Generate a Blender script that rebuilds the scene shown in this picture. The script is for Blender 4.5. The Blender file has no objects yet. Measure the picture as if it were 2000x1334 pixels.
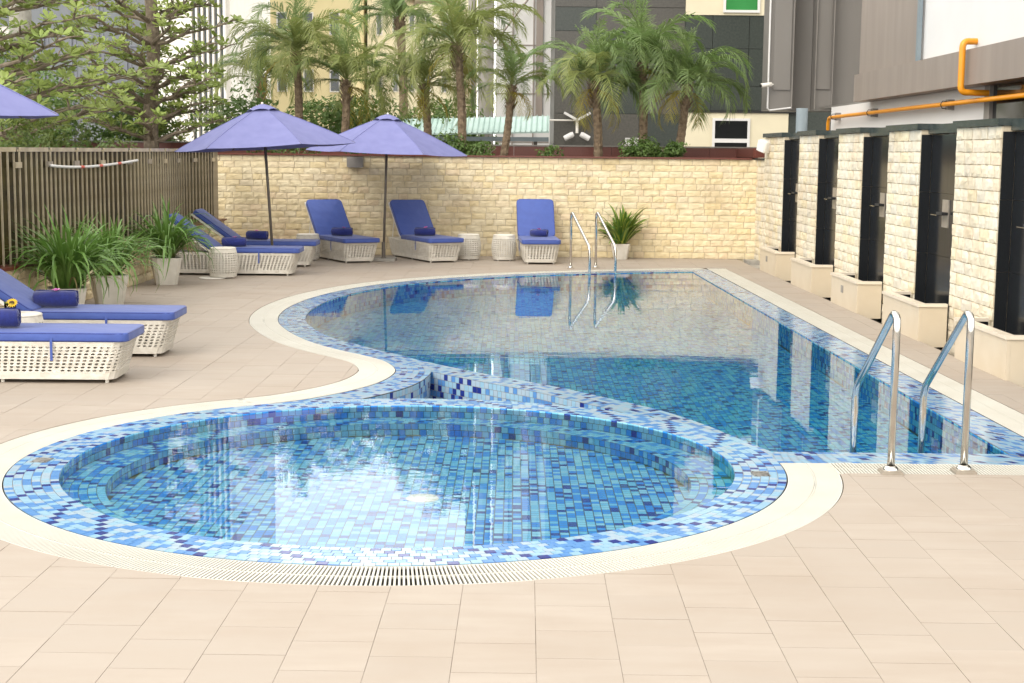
import bpy, bmesh, math, random
import numpy as np
from mathutils import Vector, Matrix
from mathutils.geometry import delaunay_2d_cdt

random.seed(7)
rng = np.random.default_rng(7)
SC = bpy.context.scene
COL = SC.collection

# ------------------------------------------------------------------ camera
EYE = 1.8045
PITCH, ROLL = 0.12731, 0.0100
cam_d = bpy.data.cameras.new('camera')
cam = bpy.data.objects.new('camera', cam_d)
COL.objects.link(cam)
cam_d.sensor_width = 36.0
cam_d.lens = 2902.3 * 36.0 / 2000.0
cam_d.clip_start = 0.1
cam_d.clip_end = 3000
cp, sp, cr, sr = math.cos(PITCH), math.sin(PITCH), math.cos(ROLL), math.sin(ROLL)
Fw = Vector((0, cp, -sp)); Up = Vector((0, sp, cp)); Rt = Vector((1, 0, 0))
cx = Rt * cr + Up * sr
cu = -Rt * sr + Up * cr
cam.matrix_world = Matrix(((cx.x, cu.x, -Fw.x, 0), (cx.y, cu.y, -Fw.y, 0), (cx.z, cu.z, -Fw.z, EYE), (0, 0, 0, 1)))
SC.camera = cam

# ------------------------------------------------------------------ sky and sun (bright, thinly overcast)
SUN_EL, SUN_AZ = math.radians(38), math.radians(216)     # azimuth clockwise from +Y
W = bpy.data.worlds.new('World'); SC.world = W; W.use_nodes = True
nt = W.node_tree; nt.nodes.clear()
sky = nt.nodes.new('ShaderNodeTexSky'); sky.sky_type = 'NISHITA'; sky.sun_disc = False
sky.sun_elevation = SUN_EL; sky.sun_rotation = SUN_AZ
sky.air_density = 1.2; sky.dust_density = 10.0; sky.ozone_density = 0.6
hs = nt.nodes.new('ShaderNodeHueSaturation'); hs.inputs['Saturation'].default_value = 0.22
hs.inputs['Value'].default_value = 0.3
tintw = nt.nodes.new('ShaderNodeMix'); tintw.data_type = 'RGBA'; tintw.blend_type = 'MULTIPLY'
tintw.inputs['Factor'].default_value = 1.0; tintw.inputs['B'].default_value = (1.0, 0.975, 0.925, 1)
bg = nt.nodes.new('ShaderNodeBackground'); bg.inputs['Strength'].default_value = 0.15
wo = nt.nodes.new('ShaderNodeOutputWorld')
nt.links.new(sky.outputs['Color'], hs.inputs['Color'])
veil = nt.nodes.new('ShaderNodeMix'); veil.data_type = 'RGBA'; veil.blend_type = 'ADD'     # thin even cloud over the blue
veil.inputs['Factor'].default_value = 1.0; veil.inputs['B'].default_value = (20.0, 20.0, 20.0, 1)
nt.links.new(hs.outputs['Color'], veil.inputs['A'])
nt.links.new(veil.outputs['Result'], tintw.inputs['A'])
nt.links.new(tintw.outputs['Result'], bg.inputs['Color'])
nt.links.new(bg.outputs['Background'], wo.inputs['Surface'])
sd = bpy.data.lights.new('sun', 'SUN'); sd.energy = 1.4; sd.angle = math.radians(30); sd.color = (1.0, 0.94, 0.84)
so = bpy.data.objects.new('sun', sd); COL.objects.link(so)
sdir = Vector((math.sin(SUN_AZ) * math.cos(SUN_EL), math.cos(SUN_AZ) * math.cos(SUN_EL), math.sin(SUN_EL)))
so.rotation_euler = sdir.to_track_quat('Z', 'Y').to_euler()
so.location = (-6, -6, 12)
SC.view_settings.view_transform = 'Standard'
SC.view_settings.look = 'None'
SC.view_settings.exposure = -0.30
SC.view_settings.gamma = 1.0
SC.view_settings.use_curve_mapping = False
SC.render.engine = 'CYCLES'
SC.cycles.max_bounces = 8
SC.cycles.transparent_max_bounces = 16

# ------------------------------------------------------------------ materials
def new_mat(name):
    m = bpy.data.materials.new(name); m.use_nodes = True
    n = m.node_tree.nodes; n.clear()
    out = n.new('ShaderNodeOutputMaterial'); b = n.new('ShaderNodeBsdfPrincipled')
    m.node_tree.links.new(b.outputs[0], out.inputs['Surface'])
    return m, m.node_tree, b, out

def rgb(c): return (c[0], c[1], c[2], 1.0)

def mat(name, c, c2=None, rough=0.6, metal=0.0, scale=6.0, detail=4.0, stretch=(1, 1, 1), bump=0.0, bscale=60.0,
        bdist=0.004, rnd=None, ramp=None, spec=0.5, coat=0.0, lo=0.35, hi=0.65, rnd_amt=0.0, wave=None, sheen=0.0, trans=0.0, world=False, spot=None):
    """principled surface: colour c mottled with c2; ramp = list of colours picked per object ('obj') or per island ('isl')"""
    m, t, b, out = new_mat(name); N, L = t.nodes, t.links
    tc = N.new('ShaderNodeTexCoord'); mp = N.new('ShaderNodeMapping'); mp.inputs['Scale'].default_value = stretch
    L.new(N.new('ShaderNodeNewGeometry').outputs['Position'] if world else tc.outputs['Object'], mp.inputs['Vector'])
    base = None
    if rnd:
        if rnd == 'obj': r = N.new('ShaderNodeObjectInfo').outputs['Random']
        else: r = N.new('ShaderNodeNewGeometry').outputs['Random Per Island']
    if ramp:
        cr_ = N.new('ShaderNodeValToRGB'); cr_.color_ramp.interpolation = 'CONSTANT'
        els = cr_.color_ramp.elements
        for i, (p, col) in enumerate(ramp):
            e = els[i] if i < 2 else els.new(p)
            e.position = p; e.color = rgb(col)
        L.new(r, cr_.inputs['Fac']); base = cr_.outputs['Color']
    else:
        v = N.new('ShaderNodeRGB'); v.outputs[0].default_value = rgb(c); base = v.outputs[0]
        if rnd and rnd_amt:
            hsn = N.new('ShaderNodeHueSaturation'); mr = N.new('ShaderNodeMapRange')
            mr.inputs['To Min'].default_value = 1 - rnd_amt; mr.inputs['To Max'].default_value = 1 + rnd_amt
            L.new(r, mr.inputs['Value']); L.new(mr.outputs[0], hsn.inputs['Value']); L.new(base, hsn.inputs['Color'])
            base = hsn.outputs['Color']
    if c2 is not None:
        no = N.new('ShaderNodeTexNoise'); no.inputs['Scale'].default_value = scale; no.inputs['Detail'].default_value = detail
        L.new(mp.outputs[0], no.inputs['Vector'])
        mr = N.new('ShaderNodeMapRange'); mr.inputs['From Min'].default_value = lo; mr.inputs['From Max'].default_value = hi
        L.new(no.outputs['Fac'], mr.inputs['Value'])
        mx = N.new('ShaderNodeMix'); mx.data_type = 'RGBA'
        L.new(mr.outputs[0], mx.inputs['Factor']); L.new(base, mx.inputs['A']); mx.inputs['B'].default_value = rgb(c2)
        if ramp:
            mx.blend_type = 'MULTIPLY'
        base = mx.outputs['Result']
    if spot:      # broad weathering stains: (colour, scale, from, to)
        n5 = N.new('ShaderNodeTexNoise'); n5.inputs['Scale'].default_value = spot[1]; n5.inputs['Detail'].default_value = 9; n5.inputs['Roughness'].default_value = 0.62
        L.new(N.new('ShaderNodeNewGeometry').outputs['Position'], n5.inputs['Vector'])
        m5 = N.new('ShaderNodeMapRange'); m5.inputs['From Min'].default_value = spot[2]; m5.inputs['From Max'].default_value = spot[3]
        L.new(n5.outputs['Fac'], m5.inputs['Value'])
        x5 = N.new('ShaderNodeMix'); x5.data_type = 'RGBA'; x5.blend_type = 'MULTIPLY'; x5.inputs['B'].default_value = rgb(spot[0])
        L.new(m5.outputs[0], x5.inputs['Factor']); L.new(base, x5.inputs['A']); base = x5.outputs['Result']
    L.new(base, b.inputs['Base Color'])
    b.inputs['Roughness'].default_value = rough; b.inputs['Metallic'].default_value = metal
    b.inputs['Specular IOR Level'].default_value = spec
    if coat: b.inputs['Coat Weight'].default_value = coat; b.inputs['Coat Roughness'].default_value = 0.08
    if sheen: b.inputs['Sheen Weight'].default_value = sheen
    if trans:
        tr = N.new('ShaderNodeBsdfTranslucent'); L.new(base, tr.inputs['Color'])
        ms = N.new('ShaderNodeMixShader'); ms.inputs[0].default_value = trans
        L.new(b.outputs[0], ms.inputs[1]); L.new(tr.outputs[0], ms.inputs[2]); L.new(ms.outputs[0], out.inputs['Surface'])
    if bump:
        if wave:
            no2 = N.new('ShaderNodeTexWave'); no2.inputs['Scale'].default_value = bscale; no2.inputs['Distortion'].default_value = wave; no2.bands_direction = 'Z'
            hout = no2.outputs['Fac']
        else:
            no2 = N.new('ShaderNodeTexNoise'); no2.inputs['Scale'].default_value = bscale; no2.inputs['Detail'].default_value = 6
            hout = no2.outputs['Fac']
        L.new(mp.outputs[0], no2.inputs['Vector'])
        bp = N.new('ShaderNodeBump'); bp.inputs['Strength'].default_value = bump; bp.inputs['Distance'].default_value = bdist
        L.new(hout, bp.inputs['Height']); L.new(bp.outputs[0], b.inputs['Normal'])
    return m

def water_mat(name, tint, bump, scale, stretch):
    m, t, b, out = new_mat(name); N, L = t.nodes, t.links
    N.remove(b)
    tc = N.new('ShaderNodeTexCoord'); mp = N.new('ShaderNodeMapping'); mp.inputs['Scale'].default_value = stretch
    L.new(tc.outputs['Object'], mp.inputs['Vector'])
    no = N.new('ShaderNodeTexNoise'); no.inputs['Scale'].default_value = scale; no.inputs['Detail'].default_value = 3
    no.inputs['Roughness'].default_value = 0.55
    L.new(mp.outputs[0], no.inputs['Vector'])
    # calmer and livelier patches
    no3 = N.new('ShaderNodeTexNoise'); no3.inputs['Scale'].default_value = 0.7; no3.inputs['Detail'].default_value = 1
    L.new(tc.outputs['Object'], no3.inputs['Vector'])
    mr = N.new('ShaderNodeMapRange'); mr.inputs['From Min'].default_value = 0.4; mr.inputs['From Max'].default_value = 0.65
    mr.inputs['To Min'].default_value = bump * 0.35; mr.inputs['To Max'].default_value = bump * 1.3
    L.new(no3.outputs['Fac'], mr.inputs['Value'])
    bp = N.new('ShaderNodeBump'); bp.inputs['Distance'].default_value = 0.01
    L.new(mr.outputs[0], bp.inputs['Strength']); L.new(no.outputs['Fac'], bp.inputs['Height'])
    fr = N.new('ShaderNodeFresnel'); fr.inputs['IOR'].default_value = 1.333
    gl = N.new('ShaderNodeBsdfGlossy'); gl.inputs['Roughness'].default_value = 0.0; gl.inputs['Color'].default_value = (1, 1, 1, 1)
    L.new(bp.outputs[0], gl.inputs['Normal']); L.new(bp.outputs[0], fr.inputs['Normal'])
    tr = N.new('ShaderNodeBsdfTransparent'); tr.inputs['Color'].default_value = rgb(tint)
    ms = N.new('ShaderNodeMixShader'); L.new(fr.outputs[0], ms.inputs[0]); L.new(tr.outputs[0], ms.inputs[1]); L.new(gl.outputs[0], ms.inputs[2])
    L.new(ms.outputs[0], out.inputs['Surface'])
    return m

STONE_RAMP = [(0.0, (0.712, 0.614, 0.413)), (0.16, (0.728, 0.625, 0.416)), (0.32, (0.731, 0.639, 0.446)), (0.46, (0.712, 0.599, 0.380)),
              (0.58, (0.724, 0.617, 0.430)), (0.68, (0.735, 0.646, 0.459)), (0.82, (0.720, 0.596, 0.413)), (0.89, (0.698, 0.610, 0.446)), (0.94, (0.720, 0.606, 0.380))]
STONE_RAMP2 = [(0.0, (0.706, 0.642, 0.506)), (0.22, (0.726, 0.662, 0.525)), (0.42, (0.699, 0.649, 0.538)), (0.60, (0.712, 0.629, 0.449)),
               (0.74, (0.739, 0.675, 0.551)), (0.86, (0.726, 0.629, 0.480)), (0.94, (0.659, 0.616, 0.525))]
stone_kw = dict(c=(0.6, 0.5, 0.35), c2=(0.86, 0.84, 0.80), rough=0.85, scale=9.0, detail=8, bump=0.4, bscale=22, bdist=0.010, spec=0.25, world=True, spot=((0.80, 0.76, 0.72), 1.3, 0.48, 0.72))
MS = {
 'stone': mat('split_stone', rnd='obj', ramp=STONE_RAMP, **stone_kw),
 'stone_i': mat('split_stone_joined', rnd='isl', ramp=STONE_RAMP, **stone_kw),
 'stone2': mat('pale_split_stone', rnd='obj', ramp=STONE_RAMP2, **stone_kw),
 'mortar': mat('mortar', (0.54, 0.46, 0.34), (0.46, 0.39, 0.28), rough=0.95, scale=30, bump=0.4),
 'paver': mat('sand_paver', (0.335, 0.288, 0.243), (0.323, 0.274, 0.228), rough=0.62, scale=2.2, detail=7, stretch=(1, 4, 1), bump=0.12, bscale=120, bdist=0.002, rnd='obj', rnd_amt=0.045, spec=0.35, world=True, spot=((0.93, 0.90, 0.87), 0.9, 0.45, 0.70)),
 'paver_i': mat('sand_paver_joined', (0.335, 0.288, 0.243), (0.323, 0.274, 0.228), rough=0.62, scale=2.2, detail=7, stretch=(1, 4, 1), bump=0.12, bscale=120, bdist=0.002, rnd='isl', rnd_amt=0.045, spec=0.35, world=True, spot=((0.93, 0.90, 0.87), 0.9, 0.45, 0.70)),
 'joint': mat('paver_joint', (0.27, 0.225, 0.18), (0.47, 0.42, 0.36), rough=0.95, scale=5, lo=0.45, hi=0.6),
 'grate': mat('white_plastic', (0.56, 0.545, 0.49), (0.53, 0.51, 0.45), rough=0.42, scale=3),
 'gutter': mat('gutter_channel', (0.15, 0.14, 0.12), (0.07, 0.08, 0.09), rough=0.8, scale=4),
 'grout': mat('grout', (0.24, 0.21, 0.185), (0.18, 0.16, 0.145), rough=0.9, scale=20),
 'groutw': mat('wet_grout', (0.06, 0.085, 0.08), (0.045, 0.065, 0.065), rough=0.8, scale=20),
 'redgran': mat('red_granite', (0.155, 0.042, 0.028), (0.10, 0.028, 0.02), rough=0.35, scale=90, detail=2),
 'blackgran': mat('black_granite', (0.010, 0.011, 0.013), (0.016, 0.018, 0.02), rough=0.16, scale=120, detail=2, spec=0.22),
 'greengran': mat('dark_green_granite', (0.030, 0.038, 0.034), (0.058, 0.066, 0.058), rough=0.28, scale=22, detail=8, lo=0.3, hi=0.75),
 'browngran': mat('dark_brown_granite', (0.058, 0.056, 0.050), (0.098, 0.092, 0.080), rough=0.32, scale=22, detail=8, lo=0.3, hi=0.75),
 'copedark': mat('dark_green_coping', (0.022, 0.034, 0.034), (0.05, 0.06, 0.055), rough=0.25, scale=8),
 'basin': mat('cream_marble', (0.52, 0.44, 0.325), (0.56, 0.485, 0.375), rough=0.38, scale=3.0, detail=6),
 'basinrim': mat('pale_marble', (0.66, 0.58, 0.47), (0.60, 0.52, 0.41), rough=0.35, scale=4),
 'steel': mat('polished_steel', (0.66, 0.64, 0.60), (0.56, 0.54, 0.50), rough=0.12, metal=1.0, scale=9),
 'steel2': mat('brushed_steel', (0.42, 0.37, 0.31), (0.33, 0.29, 0.24), rough=0.36, metal=0.45, scale=9),
 'fencebar': mat('bronzed_steel', (0.58, 0.50, 0.36), (0.42, 0.35, 0.24), rough=0.35, metal=0.25, scale=7),
 'bronzeglass': mat('bronze_glass', (0.022, 0.017, 0.009), (0.055, 0.044, 0.012), rough=0.22, scale=3.5, detail=6, spec=0.08),
 'canvas': mat('blue_canvas', (0.215, 0.225, 0.455), (0.19, 0.20, 0.42), rough=0.8, scale=5, bump=0.35, bscale=5, bdist=0.03, trans=0.22),
 'cushion': mat('blue_cushion', (0.042, 0.082, 0.315), (0.036, 0.070, 0.28), rough=0.62, scale=7, bump=0.45, bscale=6, bdist=0.03, sheen=0.15, rnd='obj', rnd_amt=0.06),
 'towel': mat('navy_terry', (0.012, 0.022, 0.165), (0.009, 0.016, 0.12), rough=0.95, scale=40, bump=0.9, bscale=170, bdist=0.004, sheen=0.3),
 'wicker': mat('white_wicker', (0.78, 0.74, 0.66), (0.69, 0.645, 0.56), rough=0.55, scale=14, bump=0.8, bscale=34, bdist=0.005, wave=1.5),
 'whitemetal': mat('white_metal', (0.74, 0.71, 0.65), (0.68, 0.65, 0.59), rough=0.4, scale=6),
 'polebrown': mat('grey_brown_pole', (0.135, 0.115, 0.095), (0.11, 0.095, 0.078), rough=0.45, scale=10),
 'concrete': mat('grey_concrete', (0.36, 0.34, 0.30), (0.27, 0.255, 0.23), rough=0.85, scale=10, bump=0.3),
 'pot': mat('white_ceramic_pot', (0.66, 0.63, 0.57), (0.54, 0.51, 0.45), rough=0.5, scale=5, detail=6),
 'soil': mat('soil', (0.05, 0.035, 0.022), (0.08, 0.06, 0.04), rough=0.95, scale=30, bump=1.0, bscale=40, bdist=0.02),
 'strap': mat('strap_leaf', (0.095, 0.20, 0.036), (0.16, 0.285, 0.06), rough=0.42, scale=3, rnd='obj', rnd_amt=0.35, trans=0.25),
 'strapd': mat('dead_strap_leaf', (0.22, 0.17, 0.07), (0.14, 0.10, 0.04), rough=0.7, scale=5, rnd='obj', rnd_amt=0.2, trans=0.2),
 'variegated': mat('variegated_leaf', (0.33, 0.37, 0.055), (0.06, 0.15, 0.022), rough=0.42, scale=3.0, detail=2, stretch=(0.5, 8, 0.5), lo=0.45, hi=0.56, trans=0.2),
 'frond': mat('palm_leaflets', (0.15, 0.235, 0.075), (0.22, 0.30, 0.105), rough=0.38, scale=2, rnd='obj', rnd_amt=0.3, trans=0.40),
 'frondglow': mat('glow_tinted_palm_leaflets', (0.235, 0.285, 0.085), (0.30, 0.33, 0.11), rough=0.4, scale=2, rnd='obj', rnd_amt=0.25, trans=0.42),  # warm backdrop glow painted into the leaflets as yellow-green
 'frondy': mat('yellowing_palm_leaflets', (0.42, 0.30, 0.030), (0.25, 0.24, 0.04), rough=0.55, scale=2, rnd='obj', rnd_amt=0.2, trans=0.3),
 'ptrunk': mat('palm_trunk', (0.25, 0.185, 0.12), (0.13, 0.09, 0.058), rough=0.9, scale=14, bump=1.0, bscale=24, bdist=0.03),
 'bark': mat('bark', (0.27, 0.22, 0.165), (0.16, 0.125, 0.092), rough=0.9, scale=12, bump=0.9, bscale=30, bdist=0.02),
 'leafa': mat('broad_leaf', (0.22, 0.295, 0.07), (0.31, 0.375, 0.10), rough=0.42, scale=1.2, rnd='isl', rnd_amt=0.4, trans=0.35),
 'leafb': mat('shrub_leaf', (0.085, 0.155, 0.036), (0.14, 0.215, 0.05), rough=0.45, scale=1.5, rnd='isl', rnd_amt=0.4, trans=0.3),
 'leafc': mat('hedge_leaf', (0.075, 0.120, 0.026), (0.130, 0.165, 0.035), rough=0.5, scale=1.5, rnd='isl', rnd_amt=0.45, trans=0.3),
 'petal': mat('yellow_petal', (0.75, 0.50, 0.02), rough=0.6, trans=0.2),
 'orchid': mat('pink_orchid', (0.52, 0.05, 0.36), (0.72, 0.28, 0.55), rough=0.5, scale=30, trans=0.2),
 'seedhead': mat('flower_centre', (0.09, 0.05, 0.015), rough=0.9),
 'cream': mat('cream_render', (0.66, 0.60, 0.44), (0.62, 0.56, 0.41), rough=0.8, scale=2),
 'white': mat('white_cladding', (0.74, 0.715, 0.67), (0.70, 0.67, 0.62), rough=0.6, scale=1.5),
 'whitep': mat('white_painted_wall', (0.66, 0.65, 0.64), (0.62, 0.61, 0.60), rough=0.5, scale=1),
 'yellowb': mat('pale_yellow_render', (0.74, 0.64, 0.36), (0.70, 0.60, 0.34), rough=0.85, scale=1),
 'creamglow': mat('glow_tinted_render', (0.76, 0.70, 0.53), (0.72, 0.66, 0.50), rough=0.85, scale=1),  # cream tone puts the warm glow into the wall colour
 'glassd': mat('dark_glass', (0.12, 0.135, 0.15), (0.15, 0.16, 0.175), rough=0.08, scale=1),
 'glassg': mat('green_glass', (0.035, 0.20, 0.055), (0.05, 0.25, 0.075), rough=0.10, scale=1.5),
 'glassk': mat('black_window', (0.012, 0.013, 0.014), rough=0.08),
 'mullion': mat('blue_grey_frame', (0.16, 0.17, 0.20), (0.13, 0.14, 0.17), rough=0.4, scale=2),
 'greymetal': mat('grey_metal_cladding', (0.21, 0.197, 0.182), (0.18, 0.168, 0.153), rough=0.42, metal=0.25, scale=1.2, detail=5, stretch=(1, 1, 0.25)),
 'brownmetal': mat('brown_grey_cladding', (0.29, 0.245, 0.215), (0.25, 0.21, 0.185), rough=0.48, metal=0.15, scale=1.4, detail=6, stretch=(3, 3, 0.4)),
 'orange': mat('orange_pipe_paint', (0.72, 0.29, 0.012), (0.66, 0.25, 0.01), rough=0.35, scale=4),
 'bluegrey': mat('blue_grey_pipe', (0.20, 0.24, 0.26), (0.16, 0.20, 0.225), rough=0.45, scale=4),
 'teal': mat('pale_teal_sheet', (0.46, 0.60, 0.56), (0.40, 0.54, 0.50), rough=0.4, scale=4),
 'lampgrey': mat('grey_lamp_housing', (0.24, 0.22, 0.20), (0.20, 0.185, 0.17), rough=0.4, scale=4),
 'black': mat('black_rubber', (0.012, 0.012, 0.012), rough=0.6),
 'beigeduct': mat('beige_duct', (0.60, 0.51, 0.36), (0.54, 0.45, 0.31), rough=0.5, scale=3),
 'red': mat('red_tape', (0.55, 0.08, 0.05), rough=0.5),
 'ground': mat('paved_ground', (0.26, 0.24, 0.21), (0.20, 0.19, 0.17), rough=0.9, scale=0.3, detail=8),
 'drainplate': mat('worn_metal_plate', (0.24, 0.235, 0.22), (0.11, 0.105, 0.10), rough=0.45, metal=0.4, scale=38, detail=3, lo=0.45, hi=0.6),
 'poolwater': water_mat('pool_water', (0.56, 0.89, 0.92), 0.10, 5.0, (0.35, 1.0, 1.0)),
 'wadingwater': water_mat('wading_water', (0.88, 0.97, 1.0), 0.055, 9.0, (0.45, 1.0, 1.0)),
 'basinwater': water_mat('basin_water', (0.35, 0.40, 0.38), 0.06, 14.0, (1, 1, 1)),
 'clear': water_mat('clear_glass', (0.93, 0.96, 0.95), 0.0, 1.0, (1, 1, 1)),
}
def tile_m(n, c, c2): return mat(n, c, c2, rough=0.16, scale=22, detail=3, stretch=(0.25, 1, 1), lo=0.3, hi=0.7, spec=0.5)
TILE = [tile_m('tile_pale', (0.288, 0.392, 0.492), (0.333, 0.425, 0.509)), tile_m('tile_light', (0.215, 0.387, 0.533), (0.275, 0.439, 0.568)),
        tile_m('tile_mid', (0.073, 0.202, 0.482), (0.103, 0.258, 0.516)), tile_m('tile_navy', (0.012, 0.024, 0.17), (0.018, 0.034, 0.22))]

# ------------------------------------------------------------------ mesh helpers
def link(o, parent=None):
    COL.objects.link(o)
    if parent is not None: o.parent = parent
    return o

def mesh_data(name, verts, faces, mats, midx=None, smooth=False):
    me = bpy.data.meshes.new(name)
    me.from_pydata([tuple(v) for v in verts], [], [tuple(f) for f in faces])
    for m in (mats if isinstance(mats, (list, tuple)) else [mats]): me.materials.append(m)
    if midx is not None: me.polygons.foreach_set('material_index', np.asarray(midx, dtype=np.int32))
    if smooth: me.polygons.foreach_set('use_smooth', np.ones(len(me.polygons), dtype=bool))
    me.update()
    return me

def obj(name, me, parent=None, loc=None, rot=None, scale=None):
    o = bpy.data.objects.new(name, me)
    if loc is not None: o.location = loc
    if rot is not None: o.rotation_euler = rot
    if scale is not None: o.scale = scale
    return link(o, parent)

def empty(name, loc=(0, 0, 0), rz=0.0):
    o = bpy.data.objects.new(name, None); o.empty_display_size = 0.2
    o.location = loc; o.rotation_euler = (0, 0, rz)
    return link(o)

def tag(o, label, cat, group=None):
    o['label'] = label; o['category'] = cat
    if group: o['group'] = group
    return o

def structure(o): o['kind'] = 'structure'; return o
def stuff(o): o['kind'] = 'stuff'; return o

class MB:
    """collects vertices and faces for one mesh"""
    def __init__(s): s.v = []; s.f = []; s.m = []
    def add(s, verts, faces, mi=0):
        o = len(s.v); s.v += [tuple(p) for p in verts]
        s.f += [tuple(i + o for i in f) for f in faces]; s.m += [mi] * len(faces); return s
    def box(s, x0, x1, y0, y1, z0, z1, mi=0, M=None):
        v = [Vector((x, y, z)) for z in (z0, z1) for x, y in ((x0, y0), (x1, y0), (x1, y1), (x0, y1))]
        if M is not None: v = [M @ p for p in v]
        return s.add(v, [(3, 2, 1, 0), (4, 5, 6, 7), (0, 1, 5, 4), (1, 2, 6, 5), (2, 3, 7, 6), (3, 0, 4, 7)], mi)
    def tube(s, pts, r, n=10, mi=0, cap=True):
        pts = [Vector(p) for p in pts]; rs = r if isinstance(r, (list, tuple)) else [r] * len(pts)
        rings = []; prev = None
        for i, p in enumerate(pts):
            d = (pts[min(i + 1, len(pts) - 1)] - pts[max(i - 1, 0)]).normalized()
            if prev is None:
                a = Vector((0, 0, 1)) if abs(d.z) < 0.9 else Vector((1, 0, 0)); u = d.cross(a).normalized()
            else:
                u = (prev - d * prev.dot(d)).normalized()
            prev = u; w = d.cross(u)
            rings.append([p + (u * math.cos(2 * math.pi * k / n) + w * math.sin(2 * math.pi * k / n)) * rs[i] for k in range(n)])
        v = [q for rg in rings for q in rg]; f = []
        for i in range(len(pts) - 1):
            for k in range(n):
                f.append((i * n + k, i * n + (k + 1) % n, (i + 1) * n + (k + 1) % n, (i + 1) * n + k))
        if cap: f.append(tuple(range(n))[::-1]); f.append(tuple((len(pts) - 1) * n + k for k in range(n)))
        return s.add(v, f, mi)
    def lathe(s, prof, n=24, c=(0, 0, 0), mi=0):
        v = []; f = []
        for r, z in prof:
            for k in range(n):
                a = 2 * math.pi * k / n; v.append((c[0] + r * math.cos(a), c[1] + r * math.sin(a), c[2] + z))
        for i in range(len(prof) - 1):
            for k in range(n):
                f.append((i * n + k, i * n + (k + 1) % n, (i + 1) * n + (k + 1) % n, (i + 1) * n + k))
        return s.add(v, f, mi)
    def prism(s, poly, z0, z1, mi=0):
        n = len(poly)
        v = [(p[0], p[1], z0) for p in poly] + [(p[0], p[1], z1) for p in poly]
        f = [tuple(range(n))[::-1], tuple(range(n, 2 * n))] + [(i, (i + 1) % n, n + (i + 1) % n, n + i) for i in range(n)]
        return s.add(v, f, mi)
    def data(s, name, mats, smooth=False): return mesh_data(name, s.v, s.f, mats, s.m, smooth)
    def build(s, name, mats, parent=None, smooth=False, **k): return obj(name, s.data(name, mats, smooth), parent, **k)

def rbox_data(name, sx, sy, sz, r, m, seg=3, puff=0.0):
    bm = bmesh.new(); bmesh.ops.create_cube(bm, size=1.0)
    for v in bm.verts: v.co = Vector((v.co.x * sx, v.co.y * sy, v.co.z * sz))
    bmesh.ops.bevel(bm, geom=list(bm.edges), offset=r, segments=seg, profile=0.5, affect='EDGES')
    me = bpy.data.meshes.new(name); bm.to_mesh(me); bm.free(); me.materials.append(m)
    me.polygons.foreach_set('use_smooth', np.ones(len(me.polygons), dtype=bool)); me.update()
    return me

def catmull(P, step=0.05):
    P = [np.array(p, float) for p in P]; out = []
    Q = [2 * P[0] - P[1]] + P + [2 * P[-1] - P[-2]]
    for i in range(1, len(Q) - 2):
        n = max(2, int(np.linalg.norm(Q[i + 1] - Q[i]) / step * 3))
        for k in range(n):
            t = k / n
            out.append(0.5 * ((2 * Q[i]) + (-Q[i - 1] + Q[i + 1]) * t + (2 * Q[i - 1] - 5 * Q[i] + 4 * Q[i + 1] - Q[i + 2]) * t * t + (-Q[i - 1] + 3 * Q[i] - 3 * Q[i + 1] + Q[i + 2]) * t ** 3))
    out.append(P[-1])
    return resample(np.array(out), step)

def resample(P, step):
    d = np.r_[0, np.cumsum(np.linalg.norm(np.diff(P, axis=0), axis=1))]
    n = max(2, int(round(d[-1] / step)) + 1); s = np.linspace(0, d[-1], n)
    return np.c_[np.interp(s, d, P[:, 0]), np.interp(s, d, P[:, 1])]

def left_normals(P):
    t = np.gradient(P, axis=0); t /= np.linalg.norm(t, axis=1)[:, None] + 1e-12
    return np.c_[-t[:, 1], t[:, 0]]

def in_poly(pts, poly):
    pts = np.atleast_2d(pts); x, y = pts[:, 0:1], pts[:, 1:2]
    a = np.asarray(poly); b = np.roll(a, -1, axis=0)
    res = np.zeros(len(pts), bool)
    dy = b[:, 1] - a[:, 1]; dy = np.where(dy == 0, 1e-12, dy)
    for k in range(0, len(pts), 2000):
        X, Y = x[k:k + 2000], y[k:k + 2000]
        c = ((a[:, 1] > Y) != (b[:, 1] > Y)) & (X < (b[:, 0] - a[:, 0]) * (Y - a[:, 1]) / dy + a[:, 0])
        res[k:k + 2000] = c.sum(1) % 2 == 1
    return res

# ------------------------------------------------------------------ plan of the pools (metres, camera at the origin looking along +Y)
CX, CY = -0.634, 8.541
R_GO, R_TO, R_TI, R_S = 2.523, 2.214, 1.924, 1.680      # grating outside, rim outside, rim inside, step inside
def arc(r, a0, a1, n): return np.array([(CX + r * math.cos(math.radians(a)), CY + r * math.sin(math.radians(a))) for a in np.linspace(a0, a1, n)])
RXI = lambda y: 3.345 - 0.0195 * (y - 8.62)               # tile / grating line on the right side
S_CTRL = [(-1.807, 10.419), (-1.53, 10.66), (-1.33, 10.92), (-1.18, 11.17), (-1.05, 11.48), (-0.972, 11.85), (-0.965, 12.22), (-1.08, 12.66), (-1.27, 13.0),
          (-1.56, 13.39), (-1.86, 13.87), (-2.12, 14.44), (-2.36, 15.15), (-2.49, 15.72), (-2.56, 16.33), (-2.57, 17.1), (-2.47, 18.1),
          (-2.2, 19.2), (-1.75, 20.2), (-1.1, 21.05), (-0.3, 21.75), (0.6, 22.3), (1.6, 22.75), (2.4, 23.03), (3.055, 23.22)]
S_IN = catmull(S_CTRL, 0.05)
nS = left_normals(S_IN)
S_OUT = S_IN + nS * 0.31            # grating outside (deck side)
S_WAT = S_IN - nS * 0.29            # water side
Y_NI, Y_NO, Y_NW = 8.62, 8.32, 8.95
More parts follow.
